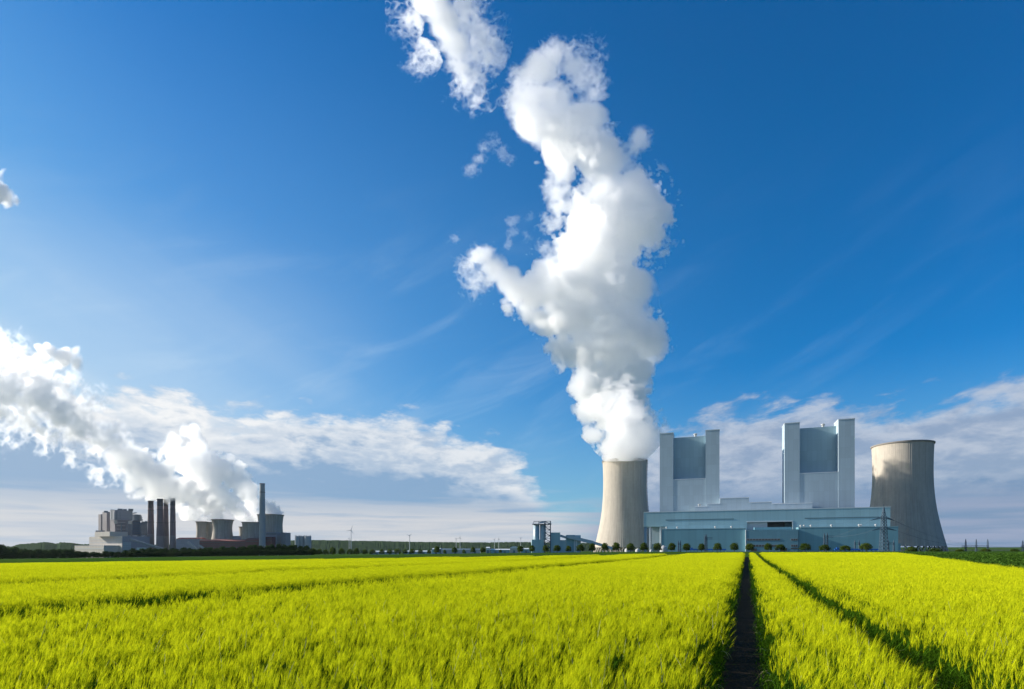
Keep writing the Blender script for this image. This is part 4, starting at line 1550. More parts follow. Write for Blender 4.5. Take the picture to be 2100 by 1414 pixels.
def old_part(root, name, mat, *args, **kw):
    mb = MB()
    f, a, b = corner_box(mb, *args, **kw)
    return mb.build(name, M[mat], root), f, a, b


Yo = 1600.0
root = thing('old_turbine_hall', 'cream and grey terraced turbine hall of the old plant, far left', 'turbine hall', (X_of(250, Yo), Yo, GO))
h1, f, a, b = old_part(root, 'main_hall', 'old_cream', 183, 250.5, 307, 1100, None, Yo)
zt = Z_of(1100, Yo)
mb = MB()
for row in (1106.5, 1112.6):
    z = Z_of(row, Yo)
    mb.obox(f, -0.5, -0.02, 1, b - 1, z - 0.9, z + 0.9)
mb.build('light_band', M['white'], h1)
mb = MB()
mb.obox(f, 0.3, a - .3, -0.35, -0.02, GO, zt - 0.4)
mb.build('painted_shade_end', M['old_grey'], h1)  # grey sheet over the cream end wall, painting in its shade
mb = MB()
x = a / 57.0
nn = 6
for i in range(nn):
    for j in range(5):
        a0 = 2 * x + 16 * x * i / nn
        z0, z1 = Z_of(1129 - j * 3.4, Yo), Z_of(1129 - j * 3.4 - 2.6, Yo)
        mb.obox(f, a0, a0 + 16 * x / nn - 1.0, -0.8, -0.4, z0, z1)
mb.build('glazed_grid', M['silo'], h1)
old_part(root, 'upper_terrace', 'old_cream', 194.5, 225, 262, 1090.5, 1100.3, Yo + 12)
h2, f2, a2, b2_ = old_part(root, 'low_annex', 'old_cream', 153, 213, 245, 1120, None, Yo - 25)
mb = MB()
mb.obox(f2, -0.6, -0.02, 1, b2_ - 1, Z_of(1127, Yo - 25), Z_of(1124.6, Yo - 25))
mb.build('light_band', M['white'], h2)
mb = MB()
mb.obox(f2, -0.3, a2 + .3, -0.3, b2_ + .3, Z_of(1120, Yo - 25) + 0.01, Z_of(1119, Yo - 25))
mb.build('flat_roof', M['old_grey'], h2)

Yb = 1690.0
bh = thing('old_boiler_house', 'tall dark boiler house with grey upper block, left of the four brown stacks', 'boiler house', (X_of(245, Yb), Yb, GO))
old_part(bh, 'rear_block', 'old_brown', 204, 207, 212, 1055, 1093, Yb + 130, blen=18)
old_part(bh, 'middle_block', 'old_brown', 210, 219, 226, 1050, 1093, Yb + 70)
k1, f, a, b = old_part(bh, 'front_block', 'old_grey', 225.5, 235.5, 272, 1047, 1066, Yb)
mb = MB()
mb.obox(f, -0.5, a + .5, -0.5, b + .5, Z_of(1047, Yb) + 0.02, Z_of(1046.2, Yb))
mb.build('parapet', M['old_grey'], k1)
old_part(bh, 'lower_block', 'old_brown', 225.8, 235.8, 270, 1066.2, None, Yb + 1)
for l, r, t_, b_ in ((233.5, 238.5, 1067.5, 1074.5), (263, 269.5, 1069, 1075)):
    mb = MB()
    pix_box(mb, l, r, t_, b_, Yb - 6, 5)
    mb.build('light_panel', M['old_cream'], bh)
mb = MB()
rng = random.Random(4)
for i in range(16):
    z = Z_of(1096 - i * 1.7, Yb - 4)
    x0, x1 = X_of(258 + rng.uniform(0, 4), Yb - 4), X_of(271, Yb - 4)
    mb.beam((x0, Yb - 4, z), (x1, Yb - 4 + rng.uniform(0, 4), z), 0.9)
for px in (259, 263, 267, 270.5):
    mb.beam(P(px, 1068 + rng.uniform(0, 10), Yb - 4), P(px, 1098, Yb - 4), 1.0)
mb.beam(P(249, 1074, Yb - 4), P(249, 1096, Yb - 4), 2.4)
mb.build('steel_frame', M['old_dark'], bh)
stt, f, a, b = old_part(bh, 'stepped_block', 'old_dark', 268, 272, 288, 1068, None, Yb + 10)
mb = MB()
for i in range(7):
    pix_box(mb, 272, 285.5 - 0.5 * i + (i % 2) * 1.2, 1066.8 - i * 1.9, 1068.3 - i * 1.9, Yb + 14, 16)
mb.beam(P(272, 1053.3, Yb + 14), P(279.5, 1052.0, Yb + 14), 8, 1.8)
mb.build('stepped_roof', M['old_dark'], bh)
mb = MB()
for i in range(8):
    z = Z_of(1094 - i * 3.2, Yb + 10)
    mb.obox(f, 0, a, -0.5, -0.02, z - 0.5, z + 0.5)
mb.build('floor_line', M['column_blue'], stt)
old_part(bh, 'side_block', 'old_dark', 287, 288.5, 302, 1072, None, Yb + 16)
for l, r, row, hh in ((227, 231, 1047, 1.6), (241, 246, 1046, 2.6), (252, 255, 1046, 1.8), (263, 268, 1046, 2.2), (213, 216, 1050, 2.0), (290, 293, 1072, 2.2), (297, 299, 1072, 3.0)):
    mb = MB()
    pix_box(mb, l, r, row - hh, row + 1.5, Yb + 34, 12)
    mb.build('roof_unit', M['old_dark'], bh)
for px in (229.5, 239.5, 246, 252.5, 259, 265.5):
    mb = MB()
    mb.beam(P(px, 1048, Yb - 1.5 + max(0, px - 235.5) * 1.35 + max(0, 235.5 - px) * .9), P(px, 1065, Yb - 1.5 + max(0, px - 235.5) * 1.35 + max(0, 235.5 - px) * .9), 1.3)
    mb.build('downpipe', M['old_dark'], bh)
for row in (1071.5, 1078.5, 1085.5):
    mb = MB()
    mb.beam(P(239.5, row, Yb + 1), P(257, row + .4, Yb + 8), 2.2, 1.4)
    mb.build('walkway', M['old_cream'], bh)
root_h = [o_ for o_ in bpy.data.objects if o_.name == 'old_turbine_hall'][0]
for l, r, row in ((196, 200, 1090.5), (206, 209, 1090.5), (256, 262, 1100), (272, 276, 1100), (290, 296, 1100)):
    mb = MB()
    pix_box(mb, l, r, row - 2.2, row + 2, Yo + 70, 12)
    mb.build('roof_unit', M['old_grey'], root_h)
mb = MB()
mb.beam(P(268, 1107, Yo - 14), P(336, 1127, Yo - 14), 8, 6)
cvo = tag(mb.build('conveyor_bridge', M['old_dark'], None), 'dark covered conveyor sloping down right from the old turbine hall', 'conveyor bridge', 'conveyor bridges of the old plant')
mb = MB()
pix_box(mb, 280, 299, 1123.5, 1130, Yo - 22, 10, z0=GO)
tag(mb.build('shed', M['silo']), 'pale low shed below the dark sloping conveyor of the old plant', 'shed', 'sheds on the plain')

# four brown stacks
STACKS = [(309.2, 4.7, 6.6, 1027.5, 1095.5, 'leftmost of the four brown stacks, standing apart from the other three'),
          (328.3, 5.2, 7.2, 1023.5, 1100.0, 'thickest of the three brown stacks that stand close together'),
          (340.3, 3.9, 5.8, 1024.0, 1100.0, 'slim brown stack between its two close neighbours'),
          (354.4, 4.3, 5.8, 1022.5, 1098.5, 'rightmost of the four brown stacks')]
for i, (px, rt, rb, top, mid, lab) in enumerate(STACKS):
    Y = YL - 20 + (10, -10, 25, 0)[i]
    k = Y / F
    X = X_of(px, Y)
    root = thing('brick_stack', lab, 'chimney stack', (X, Y, GO), 'brown stacks of the old plant')
    zt, zm, zs_ = Z_of(top, Y), Z_of(mid, Y), Z_of(top + 15, Y)
    r_at = lambda z: (rb + (rt - rb) * (z - Z_of(1128, Y)) / (zt - Z_of(1128, Y))) * k
    mb = MB()
    mb.lathe((X, Y, 0), [(r_at(GO), GO), (r_at(zm), zm)], 32, cap=False)
    mb.build('base', M['stack_low'], root, True)
    mb = MB()
    mb.lathe((X, Y, 0), [(r_at(zm), zm), (r_at(zs_), zs_)], 32, cap=False)
    mb.build('shaft', M['brick_stack'], root, True)
    mb = MB()
    mb.lathe((X, Y, 0), [(r_at(zs_), zs_), (r_at(zt), zt), (r_at(zt) * 0.82, zt), (r_at(zt) * 0.8, zt - 6)], 32)
    mb.build('sooty_top', M['stack_top'], root)
    mb = MB()
    for f_ in (0.35, 0.7, 0.97):
        z = zm + (zt - zm) * f_
        mb.lathe((X, Y, 0), [(r_at(z), z), (r_at(z) + 1.0, z), (r_at(z) + 1.0, z + 1.4), (r_at(z), z + 1.4)], 24, cap=False)
    mb.build('gallery', M['stack_top'], root)

# tall pale chimney
Y = YL - 90
X = X_of(538, Y)
root = thing('tall_chimney', 'tall pale concrete chimney rising alone among the old cooling towers', 'chimney', (X, Y, GO))
k = Y / F
zt = Z_of(992, Y)
mb = MB()
mb.lathe((X, Y, 0), [(6.6 * k, GO), (5.7 * k, (GO + zt) * 0.5), (4.8 * k, zt), (3.9 * k, zt), (3.8 * k, zt - 8)], 40)
mb.build('shaft', M['chimney'], root)
for row in (993.5, 1010.8):
    mb = MB()
    z = Z_of(row, Y)
    mb.lathe((X, Y, 0), [(4.9 * k, z), (5.3 * k, z), (5.3 * k, z + 2), (4.9 * k, z + 2)], 32, cap=False)
    mb.build('platform_ring', M['stack_top'], root)

# old cooling towers
OLD = [(413, 10.2, 8.9, 11.5, 1070.5, 1113, 60, 'pale stubby cooling tower at the left end of the old towers'),
       (429.5, 9.5, 8.4, 11.0, 1071.5, 1113, 95, 'stubby cooling tower half hidden behind the waisted one'),
       (456.5, 20.5, 17.6, 24.0, 1066.5, 1116, 0, 'waisted cooling tower of the old plant with grey steam leaning left'),
       (500, 9.0, 8.2, 10.0, 1081, 1113, 130, 'thin slice of a cooling tower behind the dark wide one'),
       (516.5, 18.5, 17.0, 22.5, 1072, 1116, -10, 'dark wide cooling tower just left of the pale chimney'),
       (555, 25.0, 22.6, 28.0, 1056.5, 1118, 30, 'widest old cooling tower, behind the pale chimney, with a small puff')]
for px, rt, rn, rb, top, bot, dy, lab in OLD:
    Y = YL + dy
    k = Y / F
    zb = Z_of(bot + 8, Y)
    cooling_tower('cooling_tower', lab, px, Y, zb, Z_of(top, Y) - zb, [(0, rb * k), (0.3, (rn * 0.55 + rb * 0.45) * k), (0.62, rn * 1.01 * k), (0.8, rn * 1.02 * k), (1.0, rt * k)], M['old_tower'], 40, 'old cooling towers', rdepth=0.16)

# red and grey plant sheds between the stacks and the silos
Yr = YL - 60


def red_shed(label, l, r, top, mat, name='coal_shed', roof=None, depth=40, Y=Yr, bands=0, cat='shed'):
    root = thing(name, label, cat, (X_of((l + r) / 2, Y), Y + depth / 2, GO), 'sheds of the old plant')
    mb = MB()
    pix_box(mb, l, r, top, None, Y, depth, z0=GO)
    w = mb.build('wall', M[mat], root)
    if roof:
        mb = MB()
        x0, x1 = X_of(l, Y) - 1, X_of(r, Y) + 1
        z = Z_of(top, Y)
        vs = [(x0, Y - 1, z + .02), (x1, Y - 1, z + .02), (x1, Y + depth / 2, z + 5), (x0, Y + depth / 2, z + 5), (x1, Y + depth + 1, z + .02), (x0, Y + depth + 1, z + .02)]
        mb.add(vs, [[0, 1, 2, 3], [3, 2, 4, 5], [0, 3, 5], [1, 4, 2], [0, 5, 4, 1]])
        mb.build('roof', M[roof], root)
    if bands:
        mb = MB()
        for i in range(bands):
            row = top + 3 + i * 4.5
            pix_box(mb, l + 1, r - 1, row, row + 1.1, Y - .8, .7)
        mb.build('window_band', M['opening'], w)
    return root


red_shed('long dark red shed below the old cooling towers', 409, 530, 1110, 'red_shed', roof='red_light', bands=3)
red_shed('red-roofed shed right behind the rightmost brown stack', 361, 409, 1106, 'old_grey', roof='red_light', Y=Yr + 20)
red_shed('upright dark red block right of the pale chimney', 544.5, 557.5, 1101.5, 'red_shed', Y=Yr - 20, bands=2)
red_shed('grey block before the widest old cooling tower', 545, 568, 1092, 'old_grey', Y=Yr + 5, bands=1)
red_shed('narrow grey block at the right foot of the widest old cooling tower', 576.5, 585, 1092.5, 'old_dark', Y=Yr + 5)
red_shed('small dark red block just left of the pale chimney', 503, 531, 1107, 'red_shed', Y=Yr - 12, roof='red_shed', bands=1)
red_shed('low grey block between the waisted and the dark wide cooling towers', 477, 494, 1099.5, 'old_grey', Y=Yr + 60)
for l0, r0, l1, r1, lab in ((385, 1112, 404, 1126, 'left of two pale sloping conveyors before the red-roofed shed'), (408, 1119, 425, 1129, 'right of two pale sloping conveyors, before the long red shed')):
    mb = MB()
    mb.beam(P(l0, r0, Yr - 40), P(l1, r1, Yr - 40), 7, 4.5)
    tag(mb.build('conveyor_bridge', M['chimney']), lab, 'conveyor bridge', 'conveyor bridges of the old plant')
# twin grey silos
for l, r, top, lab, nn in ((605.5, 624, 1100.5, 'left and wider of two grey silos right of the old plant', 2), (624.7, 638, 1100.5, 'right and slimmer of two grey silos right of the old plant', 1)):
    Y = 1250.0
    k = Y / F
    zb = ground_z(X_of((l + r) / 2, Y), Y) - 2
    root = thing('grain_silo', lab, 'silo', (X_of((l + r) / 2, Y), Y, zb), 'grey silos')
    w = (r - l) / nn
    for i in range(nn):
        px = l + w * (i + 0.5)
        X = X_of(px, Y + i * 4)
        mb = MB()
        zt = Z_of(top, Y)
        rr = w / 2 * k * (1.12 if nn > 1 else 1.0)
        mb.lathe((X, Y + i * 5, zb), [(rr, 0), (rr, zt - zb), (rr * 0.96, zt - zb + 0.6)], 32)
        sl = mb.build('barrel', M['old_cream'] if False else M['chimney'], root, True)
        mb = MB()
        for j in range(8):
            a = 2 * math.pi * j / 8
            mb.lathe((X + rr * .85 * math.cos(a), Y + i * 5 + rr * .85 * math.sin(a), zt + 0.55), [(0.7, 0), (0.7, 2.0)], 8)
        mb.build('roof_post', M['chimney'], sl)


# ------------------------------------------------------------------ pylons and masts
def lattice_mast(mb, X, Y, zb, zt, wb, wt, n, th, rot=0.0):
    def corner(h, i):
        w = wb + (wt - wb) * h
        a = rot + math.pi / 4 + math.pi / 2 * i
        return Vector((X + w * 0.7071 * math.cos(a), Y + w * 0.7071 * math.sin(a), zb + (zt - zb) * h))
    hs = [1 - (1 - j / n) ** 1.15 for j in range(n + 1)]
    for j in range(n):
        for i in range(4):
            k = (i + 1) % 4
            mb.beam(corner(hs[j], i), corner(hs[j + 1], i), th)
            mb.beam(corner(hs[j], i), corner(hs[j + 1], k), th * 0.6)
            mb.beam(corner(hs[j], k), corner(hs[j + 1], i), th * 0.6)
            mb.beam(corner(hs[j + 1], i), corner(hs[j + 1], k), th * 0.6)


Yp = 560.0
Xp = X_of(1812.3, Yp)
zb = ground_z(Xp, Yp) - 0.5
root = thing('lattice_pylon', 'tall dark lattice pylon with two crossarms before the right front hall', 'pylon', (Xp, Yp, zb))
kp = Yp / F
mb = MB()
z1 = Z_of(1061, Yp)
lattice_mast(mb, Xp, Yp, zb, z1, 11.5 * kp, 6.2 * kp, 11, 0.42)
lattice_mast(mb, Xp, Yp, z1, Z_of(1040, Yp), 6.2 * kp, 0.6 * kp, 4, 0.34)
mb.beam((Xp, Yp, Z_of(1040, Yp)), (Xp, Yp, Z_of(1035, Yp)), 0.4)
mb.build('mast', M['steel'], root)
arms = []
for row, l, r, drop in ((1061.5, 1785, 1834, 6.5), (1083.5, 1788, 1838, 5.0)):
    mb = MB()
    z = Z_of(row, Yp)
    for px in (l, r):
        tip = Vector((X_of(px, Yp), Yp, z - drop * kp))
        arms.append(tip)
        s = 1 if px > 1812 else -1
        for y in (-1.4, 1.4):
            mb.beam((Xp + s * 3 * kp, Yp + y, z + 1.6 * kp), tip, 0.34)
            mb.beam((Xp + s * 3 * kp, Yp + y, z - 1.6 * kp), tip, 0.34)
            for f_ in (0.25, 0.5, 0.75):
                A = Vector((Xp + s * 3 * kp, Yp + y, z + 1.6 * kp)).lerp(tip, f_)
                B = Vector((Xp + s * 3 * kp, Yp + y, z - 1.6 * kp)).lerp(tip, f_ + 0.1)
                mb.beam(A, B, 0.2)
    mb.build('crossarm', M['steel'], root)


def gantry(label, cols, toprow, Y, beams, arm=None, wpx=2.2):
    px0 = sum(cols) / len(cols)
    zb = ground_z(X_of(px0, Y), Y) - 0.5
    root = thing('substation_gantry', label, 'gantry', (X_of(px0, Y), Y, zb), 'substation gantries')
    k = Y / F
    for px in cols:
        mb = MB()
        zt = Z_of(toprow, Y)
        lattice_mast(mb, X_of(px, Y), Y, zb, zb + (zt - zb) * 0.75, wpx * 1.4 * k, wpx * 0.9 * k, 6, 0.22)
        lattice_mast(mb, X_of(px, Y), Y, zb + (zt - zb) * 0.75, zt, wpx * 0.9 * k, 0.2 * k, 2, 0.24)
        mb.build('mast', M['steel'], root)
    mb = MB()
    for (l, r, row) in beams:
        for dz in (-0.9, 0.9):
            mb.beam((X_of(l, Y), Y, Z_of(row, Y) + dz), (X_of(r, Y), Y, Z_of(row, Y) + dz), 0.3)
        n = max(2, int((r - l) / 2.5))
        for i in range(n):
            xa, xb = X_of(l + (r - l) * i / n, Y), X_of(l + (r - l) * (i + 1) / n, Y)
            mb.beam((xa, Y, Z_of(row, Y) - 0.9), (xb, Y, Z_of(row, Y) + 0.9), 0.2)
    if beams:
        mb.build('crossbeam', M['steel'], root)
    return root


gantry('slim blue gantry mast with side arm before the low hall left of the office', (1446, 1449), 1096, 600, [(1446, 1461, 1104.5)])
gantry('short twin gantry masts near the white domed tank', (1391, 1395.5), 1109, 600, [(1391, 1395.5, 1116)], wpx=1.6)
gantry('twin gantry masts with a long side arm before the dark teal hall', (1690.5, 1696.5), 1093, 600, [(1690.5, 1709, 1101)])
gantry('short twin gantry masts between the long-armed gantry and the lattice pylon', (1753, 1762), 1108, 600, [(1753, 1762, 1115)], wpx=1.6)
gantry('short twin gantry masts just right of the lattice pylon', (1822, 1833), 1108, 600, [(1822, 1833, 1115)], wpx=1.8)
gantry('three joined gantry masts standing clear against the sky at far right', (1980.5, 2002, 2025.5), 1106, 640, [(1972, 2028, 1121)], wpx=1.7)
gantry('single gantry mast cut by the right edge of the view', (2097.5,), 1109, 640, [(2093, 2120, 1121)], wpx=1.7)


def wire(label, pts):
    mb = MB()
    for A, B, sag in pts:
        A, B = Vector(A), Vector(B)
        prev = A
        for i in range(1, 15):
            f_ = i / 14
            q = A.lerp(B, f_) - Vector((0, 0, sag * 4 * f_ * (1 - f_)))
            mb.beam(prev, q, 0.09)
            prev = q
    tag(mb.build('power_line', M['wire']), label, 'power line', 'overhead lines')


wire('thin overhead wires from the lattice pylon down to the three joined gantry masts', [(arms[1], P(1980, 1119, 640), 3), (arms[3], P(1980, 1121, 640), 3), (arms[1], P(2002, 1119, 640), 4), (arms[3], P(2002, 1121, 640), 4)])
wire('thin overhead wires from the lattice pylon left to the long-armed gantry', [(arms[2], P(1709, 1101, 600), 2), (arms[0], P(1709, 1101, 600), 2)])
wire('thin overhead wires between the joined gantry masts and the right edge mast', [(P(2028, 1121, 640), P(2097, 1122, 640), 0.8), (P(2028, 1119.5, 640), P(2097, 1121, 640), 0.8)])


# ------------------------------------------------------------------ wind turbines
TURB = [(720, 1088, 11, 0.35, 'nearest and tallest wind turbine above the wooded ridge'),
        (840, 1099, 7, 0.9, 'wind turbine alone above the middle of the wooded ridge'),
        (943.5, 1103.5, 5.5, 0.1, 'taller of two wind turbines close together on the ridge'),
        (935.5, 1105.5, 4.0, 1.4, 'shorter of two wind turbines close together on the ridge'),
        (1014, 1107, 4.5, 0.6, 'thin wind turbine on the ridge, left of the silos'),
        (1023, 1106, 4.2, 1.7, 'faint wind turbine beside the thin one, left of the silos'),
        (716, 1105, 3.6, 0.2, 'tiny distant wind turbine tucked beside the tallest turbine'),
        (1068, 1104, 4.4, 1.1, 'faint wind turbine at the right end of the ridge by the silos')]
for px, row, bl, ph, lab in TURB:
    Y = 2900.0
    k = Y / F
    X = X_of(px, Y)
    zh = Z_of(row, Y)
    root = thing('wind_turbine', lab, 'wind turbine', (X, Y, -40), 'wind turbines')
    mb = MB()
    sw = 1.5 if bl > 6 else 1.0
    mb.lathe((X, Y, -40), [(0.62 * k * sw, 0), (0.34 * k * sw, zh + 40)], 12)
    mb.build('mast', M['turbine'], root)
    mb = MB()
    mb.beam((X, Y - 1.2 * k, zh), (X, Y + 1.5 * k, zh), 1.0 * k * sw)
    mb.build('nacelle', M['turbine'], root)
    for j in range(3):
        a = ph + 2 * math.pi * j / 3
        dr = Vector((math.sin(a), 0, math.cos(a)))
        side = Vector((dr.z, 0, -dr.x))
        o = Vector((X, Y - 1.4 * k, zh))
        mb = MB()
        L_ = bl * k
        w = 0.36 * k * sw
        vs = [o - side * w * .6, o + side * w * .6, o + dr * L_ * .3 + side * w, o + dr * L_ + side * w * .15, o + dr * L_ - side * w * .15, o + dr * L_ * .3 - side * w * .5]
        th = Vector((0, 0.25 * k, 0))
        n6 = 6
        mb.add([v - th for v in vs] + [v + th for v in vs], [list(range(6)), list(range(11, 5, -1))] + [[i, 6 + i, 6 + (i + 1) % 6, (i + 1) % 6] for i in range(6)])
        mb.build('rotor_blade', M['turbine'], root)


# ------------------------------------------------------------------ trees
def crown_mesh(seed, hgt, wid_, n, leaf, mat, shape='egg', low=0.18):
    rg = random.Random(seed)
    mb = MB()
    lobes = []
    for i in range(26):
        a = 2.4 * i + rg.uniform(-.4, .4)
        h = (i + rg.uniform(0, 1)) / 26
        env = math.sqrt(max(0.0, 1 - ((h - 0.30) / (0.72 if h > 0.30 else 0.55)) ** 2))
        r = wid_ / 2 * env * rg.uniform(0.55, 0.80)
        lobes.append((r * math.cos(a), r * math.sin(a), hgt * (low + (1 - low) * (0.06 + 0.84 * h)), rg.uniform(0.13, 0.20) * wid_))
    for h in (0.25, 0.4, 0.55, 0.7):
        lobes.append((0, 0, hgt * (low + (1 - low) * h), wid_ * (0.36 - 0.16 * h)))
    lobes.append((0, 0, hgt * 0.90, wid_ * 0.11))
    for i in range(n):
        cx, cy_, cz, r = lobes[rg.randrange(len(lobes))]
        d = Vector((rg.gauss(0, 1), rg.gauss(0, 1), rg.gauss(0, 1))).normalized()
        p = Vector((cx, cy_, cz)) + d * r * rg.uniform(0.55, 1.0) ** 0.6
        if p.z < hgt * low:
            p.z = hgt * low + rg.uniform(0, 0.05) * hgt
        nrm = (d + Vector((rg.gauss(0, .5), rg.gauss(0, .5), rg.gauss(0, .5)))).normalized()
        s = nrm.orthogonal().normalized()
        s = (Matrix.Rotation(rg.uniform(0, 6.28), 3, nrm) @ s)
        u = nrm.cross(s)
        w = leaf * rg.uniform(0.6, 1.3)
        mb.add([p - s * w, p - u * w * 0.7, p + s * w, p + u * w * 0.7], [[0, 1, 2, 3]])
    return mb


def trunk_mesh(seed, hgt, r):
    rg = random.Random(seed)
    mb = MB()
    mb.lathe((0, 0, 0), [(r * 1.5, -0.4), (r, hgt * 0.1), (r * 0.8, hgt * 0.35), (r * 0.3, hgt * 0.75)], 8, cap=True)
    for i in range(6):
        a = 2 * math.pi * i / 6 + rg.uniform(-.3, .3)
        z = hgt * rg.uniform(0.25, 0.5)
        L_ = hgt * rg.uniform(0.2, 0.32)
        mb.beam((0, 0, z), (L_ * math.cos(a), L_ * math.sin(a), z + L_ * 0.9), r * 0.45)
    return mb


def tree_proto(seed, hgt, wid_, n, leaf, mat, shape='egg', low=0.18, name='roadside_tree'):
    root = thing(name, '', 'tree', (0, 0, 0))
    crown_mesh(seed, hgt, wid_, n, leaf, mat, shape, low).build('crown', M[mat], root)
    trunk_mesh(seed, hgt, wid_ * 0.028).build('trunk', M['bark'], root)
    return root


ROADSIDE = [  # column, crown top row, crown width px
    (896, 1121.0, 15), (932, 1122.5, 13), (970, 1122.0, 14), (990, 1122.8, 12), (1067, 1120.5, 14), (1091, 1119.5, 15), (1118.5, 1118.5, 16), (1142.6, 1118.5, 17), (1166, 1118.5, 15),
    (1190, 1116.5, 17), (1214.5, 1115.5, 18), (1240, 1114.0, 16), (1263.5, 1114.0, 19), (1293, 1114.0, 18), (1320.5, 1114.0, 19), (1349, 1114.5, 18), (1378, 1114.5, 17), (1408, 1114.0, 18), (1439, 1116.0, 15),
    (1472, 1113.0, 18), (1506, 1112.8, 20), (1538, 1115.0, 20), (1575, 1115.0, 20), (1601, 1116.5, 20), (1651, 1115.5, 23), (1691, 1117.0, 24), (1733, 1118.5, 24), (1776, 1115.0, 23),
    (1869, 1122.0, 22), (1918, 1125.5, 22), (1968, 1126.5, 20), (2021, 1125.0, 20), (2080, 1125.5, 20)]
MARKS = [(903, 'the small blue-grey shed'), (985, 'the long white shed'), (1046, 'the low blue shed'), (1089, 'the silo station'), (1118, 'the twin silos'), (1160, 'the conveyor station'), (1222, 'the conveyor gallery'),
         (1281, 'the steaming cooling tower'), (1345, 'the open hall bay'), (1361, 'the white domed tank'), (1450, 'the left blue pipe bridge'), (1529, 'the office block'), (1637, 'the right teal hall'), (1700, 'the long-armed gantry'), (1812, 'the lattice pylon'), (1850, 'the steamless cooling tower'), (2002, 'the joined gantry masts')]
ORD = ['first', 'second', 'third', 'fourth', 'fifth', 'sixth', 'seventh', 'eighth', 'ninth', 'tenth', 'eleventh', 'twelfth']


def label_trees(cols, marks, fmt_right, fmt_left):
    """one label each: counted from the nearest landmark to its left"""
    out = []
    for c in cols:
        m = [x for x in marks if x[0] <= c]
        if m:
            x0, nm = m[-1]
            k = sum(1 for q in cols if x0 <= q < c)
            out.append(fmt_right.format(ORD[min(k, 11)], nm))
        else:
            x0, nm = marks[0]
            k = sum(1 for q in cols if c < q < x0)
            out.append(fmt_left.format(ORD[min(k, 11)], nm))
    return out


protos = [tree_proto(31 + i, 10.0, (8.6, 9.2, 8.2, 9.0)[i], 3400, 0.30, 'leaf') for i in range(4)]
rlabels = label_trees([r_[0] for r_ in ROADSIDE], MARKS, 'round green roadside tree, {} right of {}', 'round green roadside tree, {} left of {}')
for i, ((px, top, w), lab) in enumerate(zip(ROADSIDE, rlabels)):
    o = protos[i] if i < 4 else copy_tree(protos[i % 4])
    Y = 470.0 if px < 1850 else 440.0
    X = X_of(px, Y)
    zb = ground_z(X, Y)
    if px > 1850:
        zb -= 1.5
    ht = Z_of(top, Y) - zb
    o.location = (X, Y, zb)
    ws = w * Y / F / 8.8
    o.scale = (ws * random.uniform(0.88, 1.12), ws * random.uniform(0.88, 1.12), ht / 10.0 * random.uniform(0.94, 1.06))
    o.rotation_euler = (0, 0, random.uniform(0, 6.28))
    tag(o, lab, 'tree', 'round trees along the road')

# smaller roadside trees between the old silos and the sheds
SMALL = [(682, 1122.5, 14), (701, 1125, 15), (718, 1126.5, 13), (731, 1124.5, 13), (748, 1127, 13), (764, 1127.5, 13), (783, 1127, 13), (799, 1126.5, 14), (814, 1126, 15), (831, 1127, 12), (845, 1126, 14), (862, 1127.5, 11), (880, 1128, 10), (912, 1127.5, 7), (951, 1127.5, 7), (1026, 1127.5, 7), (655, 1126, 14), (668, 1127.5, 12), (643, 1125, 14)]
SMALL.sort()
sm = [tree_proto(61 + i, 8.0, (8.0, 7.4, 8.6)[i], 1800, 0.32, 'leaf', low=0.08) for i in range(3)]
slabels = label_trees([s[0] for s in SMALL], [(640, 'the grey silos'), (720, 'the tallest wind turbine'), (790, 'the low pale shed'), (840, 'the lone ridge turbine'), (904, 'the left end of the long white shed'), (943, 'the close turbine pair'), (1004, 'the narrow upright shed')], 'small dark roadside tree, {} right of {}', 'small dark roadside tree, {} left of {}')
for i, ((px, top, w), lab) in enumerate(zip(SMALL, slabels)):
    o = sm[i] if i < 3 else copy_tree(sm[i % 3])
    Y = 560.0
    X = X_of(px, Y)
    zb = ground_z(X, Y)
    o.location = (X, Y, zb)
    ws = w * Y / F / 7.6
    o.scale = (ws, ws, (Z_of(top, Y) - zb) / 8.0)
    o.rotation_euler = (0, 0, random.uniform(0, 6.28))
    tag(o, lab, 'tree', 'smaller trees along the road')

# dense row before the old plant: a front rank of round trees and a taller rank behind
ROWM = [(150, 'the low cream annex'), (213, 'the annex corner'), (251, 'the turbine hall corner'), (303, 'the leftmost brown stack'), (354, 'the rightmost brown stack'), (405, 'the stubby cooling towers'), (457, 'the waisted cooling tower'), (516, 'the dark wide cooling tower'), (538, 'the pale chimney'), (585, 'the widest old cooling tower'), (605, 'the grey silos')]
rg = random.Random(77)
front = [150 + i * 13.2 + rg.uniform(-1.5, 1.5) for i in range(38)]
back = [260 + i * 11.5 + rg.uniform(-2, 2) for i in range(33)]
dn = [tree_proto(91 + i, 9.0, (9.0, 9.6, 8.6)[i], 2200, 0.40, 'leaf_dark', low=0.04, name='hedgerow_tree') for i in range(3)]
count = 0
for rank, cols, Y, off0, hpx, grp in (('front', front, 560.0, 0, 12.5, 'front rank of round trees before the old plant'), ('back', back, 640.0, 0, 18.0, 'taller back rank of trees before the old plant')):
    labs = label_trees(cols, ROWM, ('bushy dark tree in the front rank, {} right of {}' if rank == 'front' else 'taller tree in the back rank, {} right of {}'), 'bushy dark tree, {} left of {}')
    for px, lab in zip(cols, labs):
        o = dn[count] if count < 3 else copy_tree(dn[count % 3])
        count += 1
        X = X_of(px, Y)
        zb = ground_z(X, Y)
        hh = hpx * rg.uniform(0.85, 1.12) * (1.0 if rank == 'front' else (0.95 + 0.25 * smooth((px - 400) / 150)))
        o.location = (X, Y, zb)
        ws = 17.5 * Y / F / 9.0 * rg.uniform(0.9, 1.15)
        o.scale = (ws, ws, hh * Y / F / 9.0)
        o.rotation_euler = (0, 0, rg.uniform(0, 6.28))
        tag(o, lab, 'tree', grp)

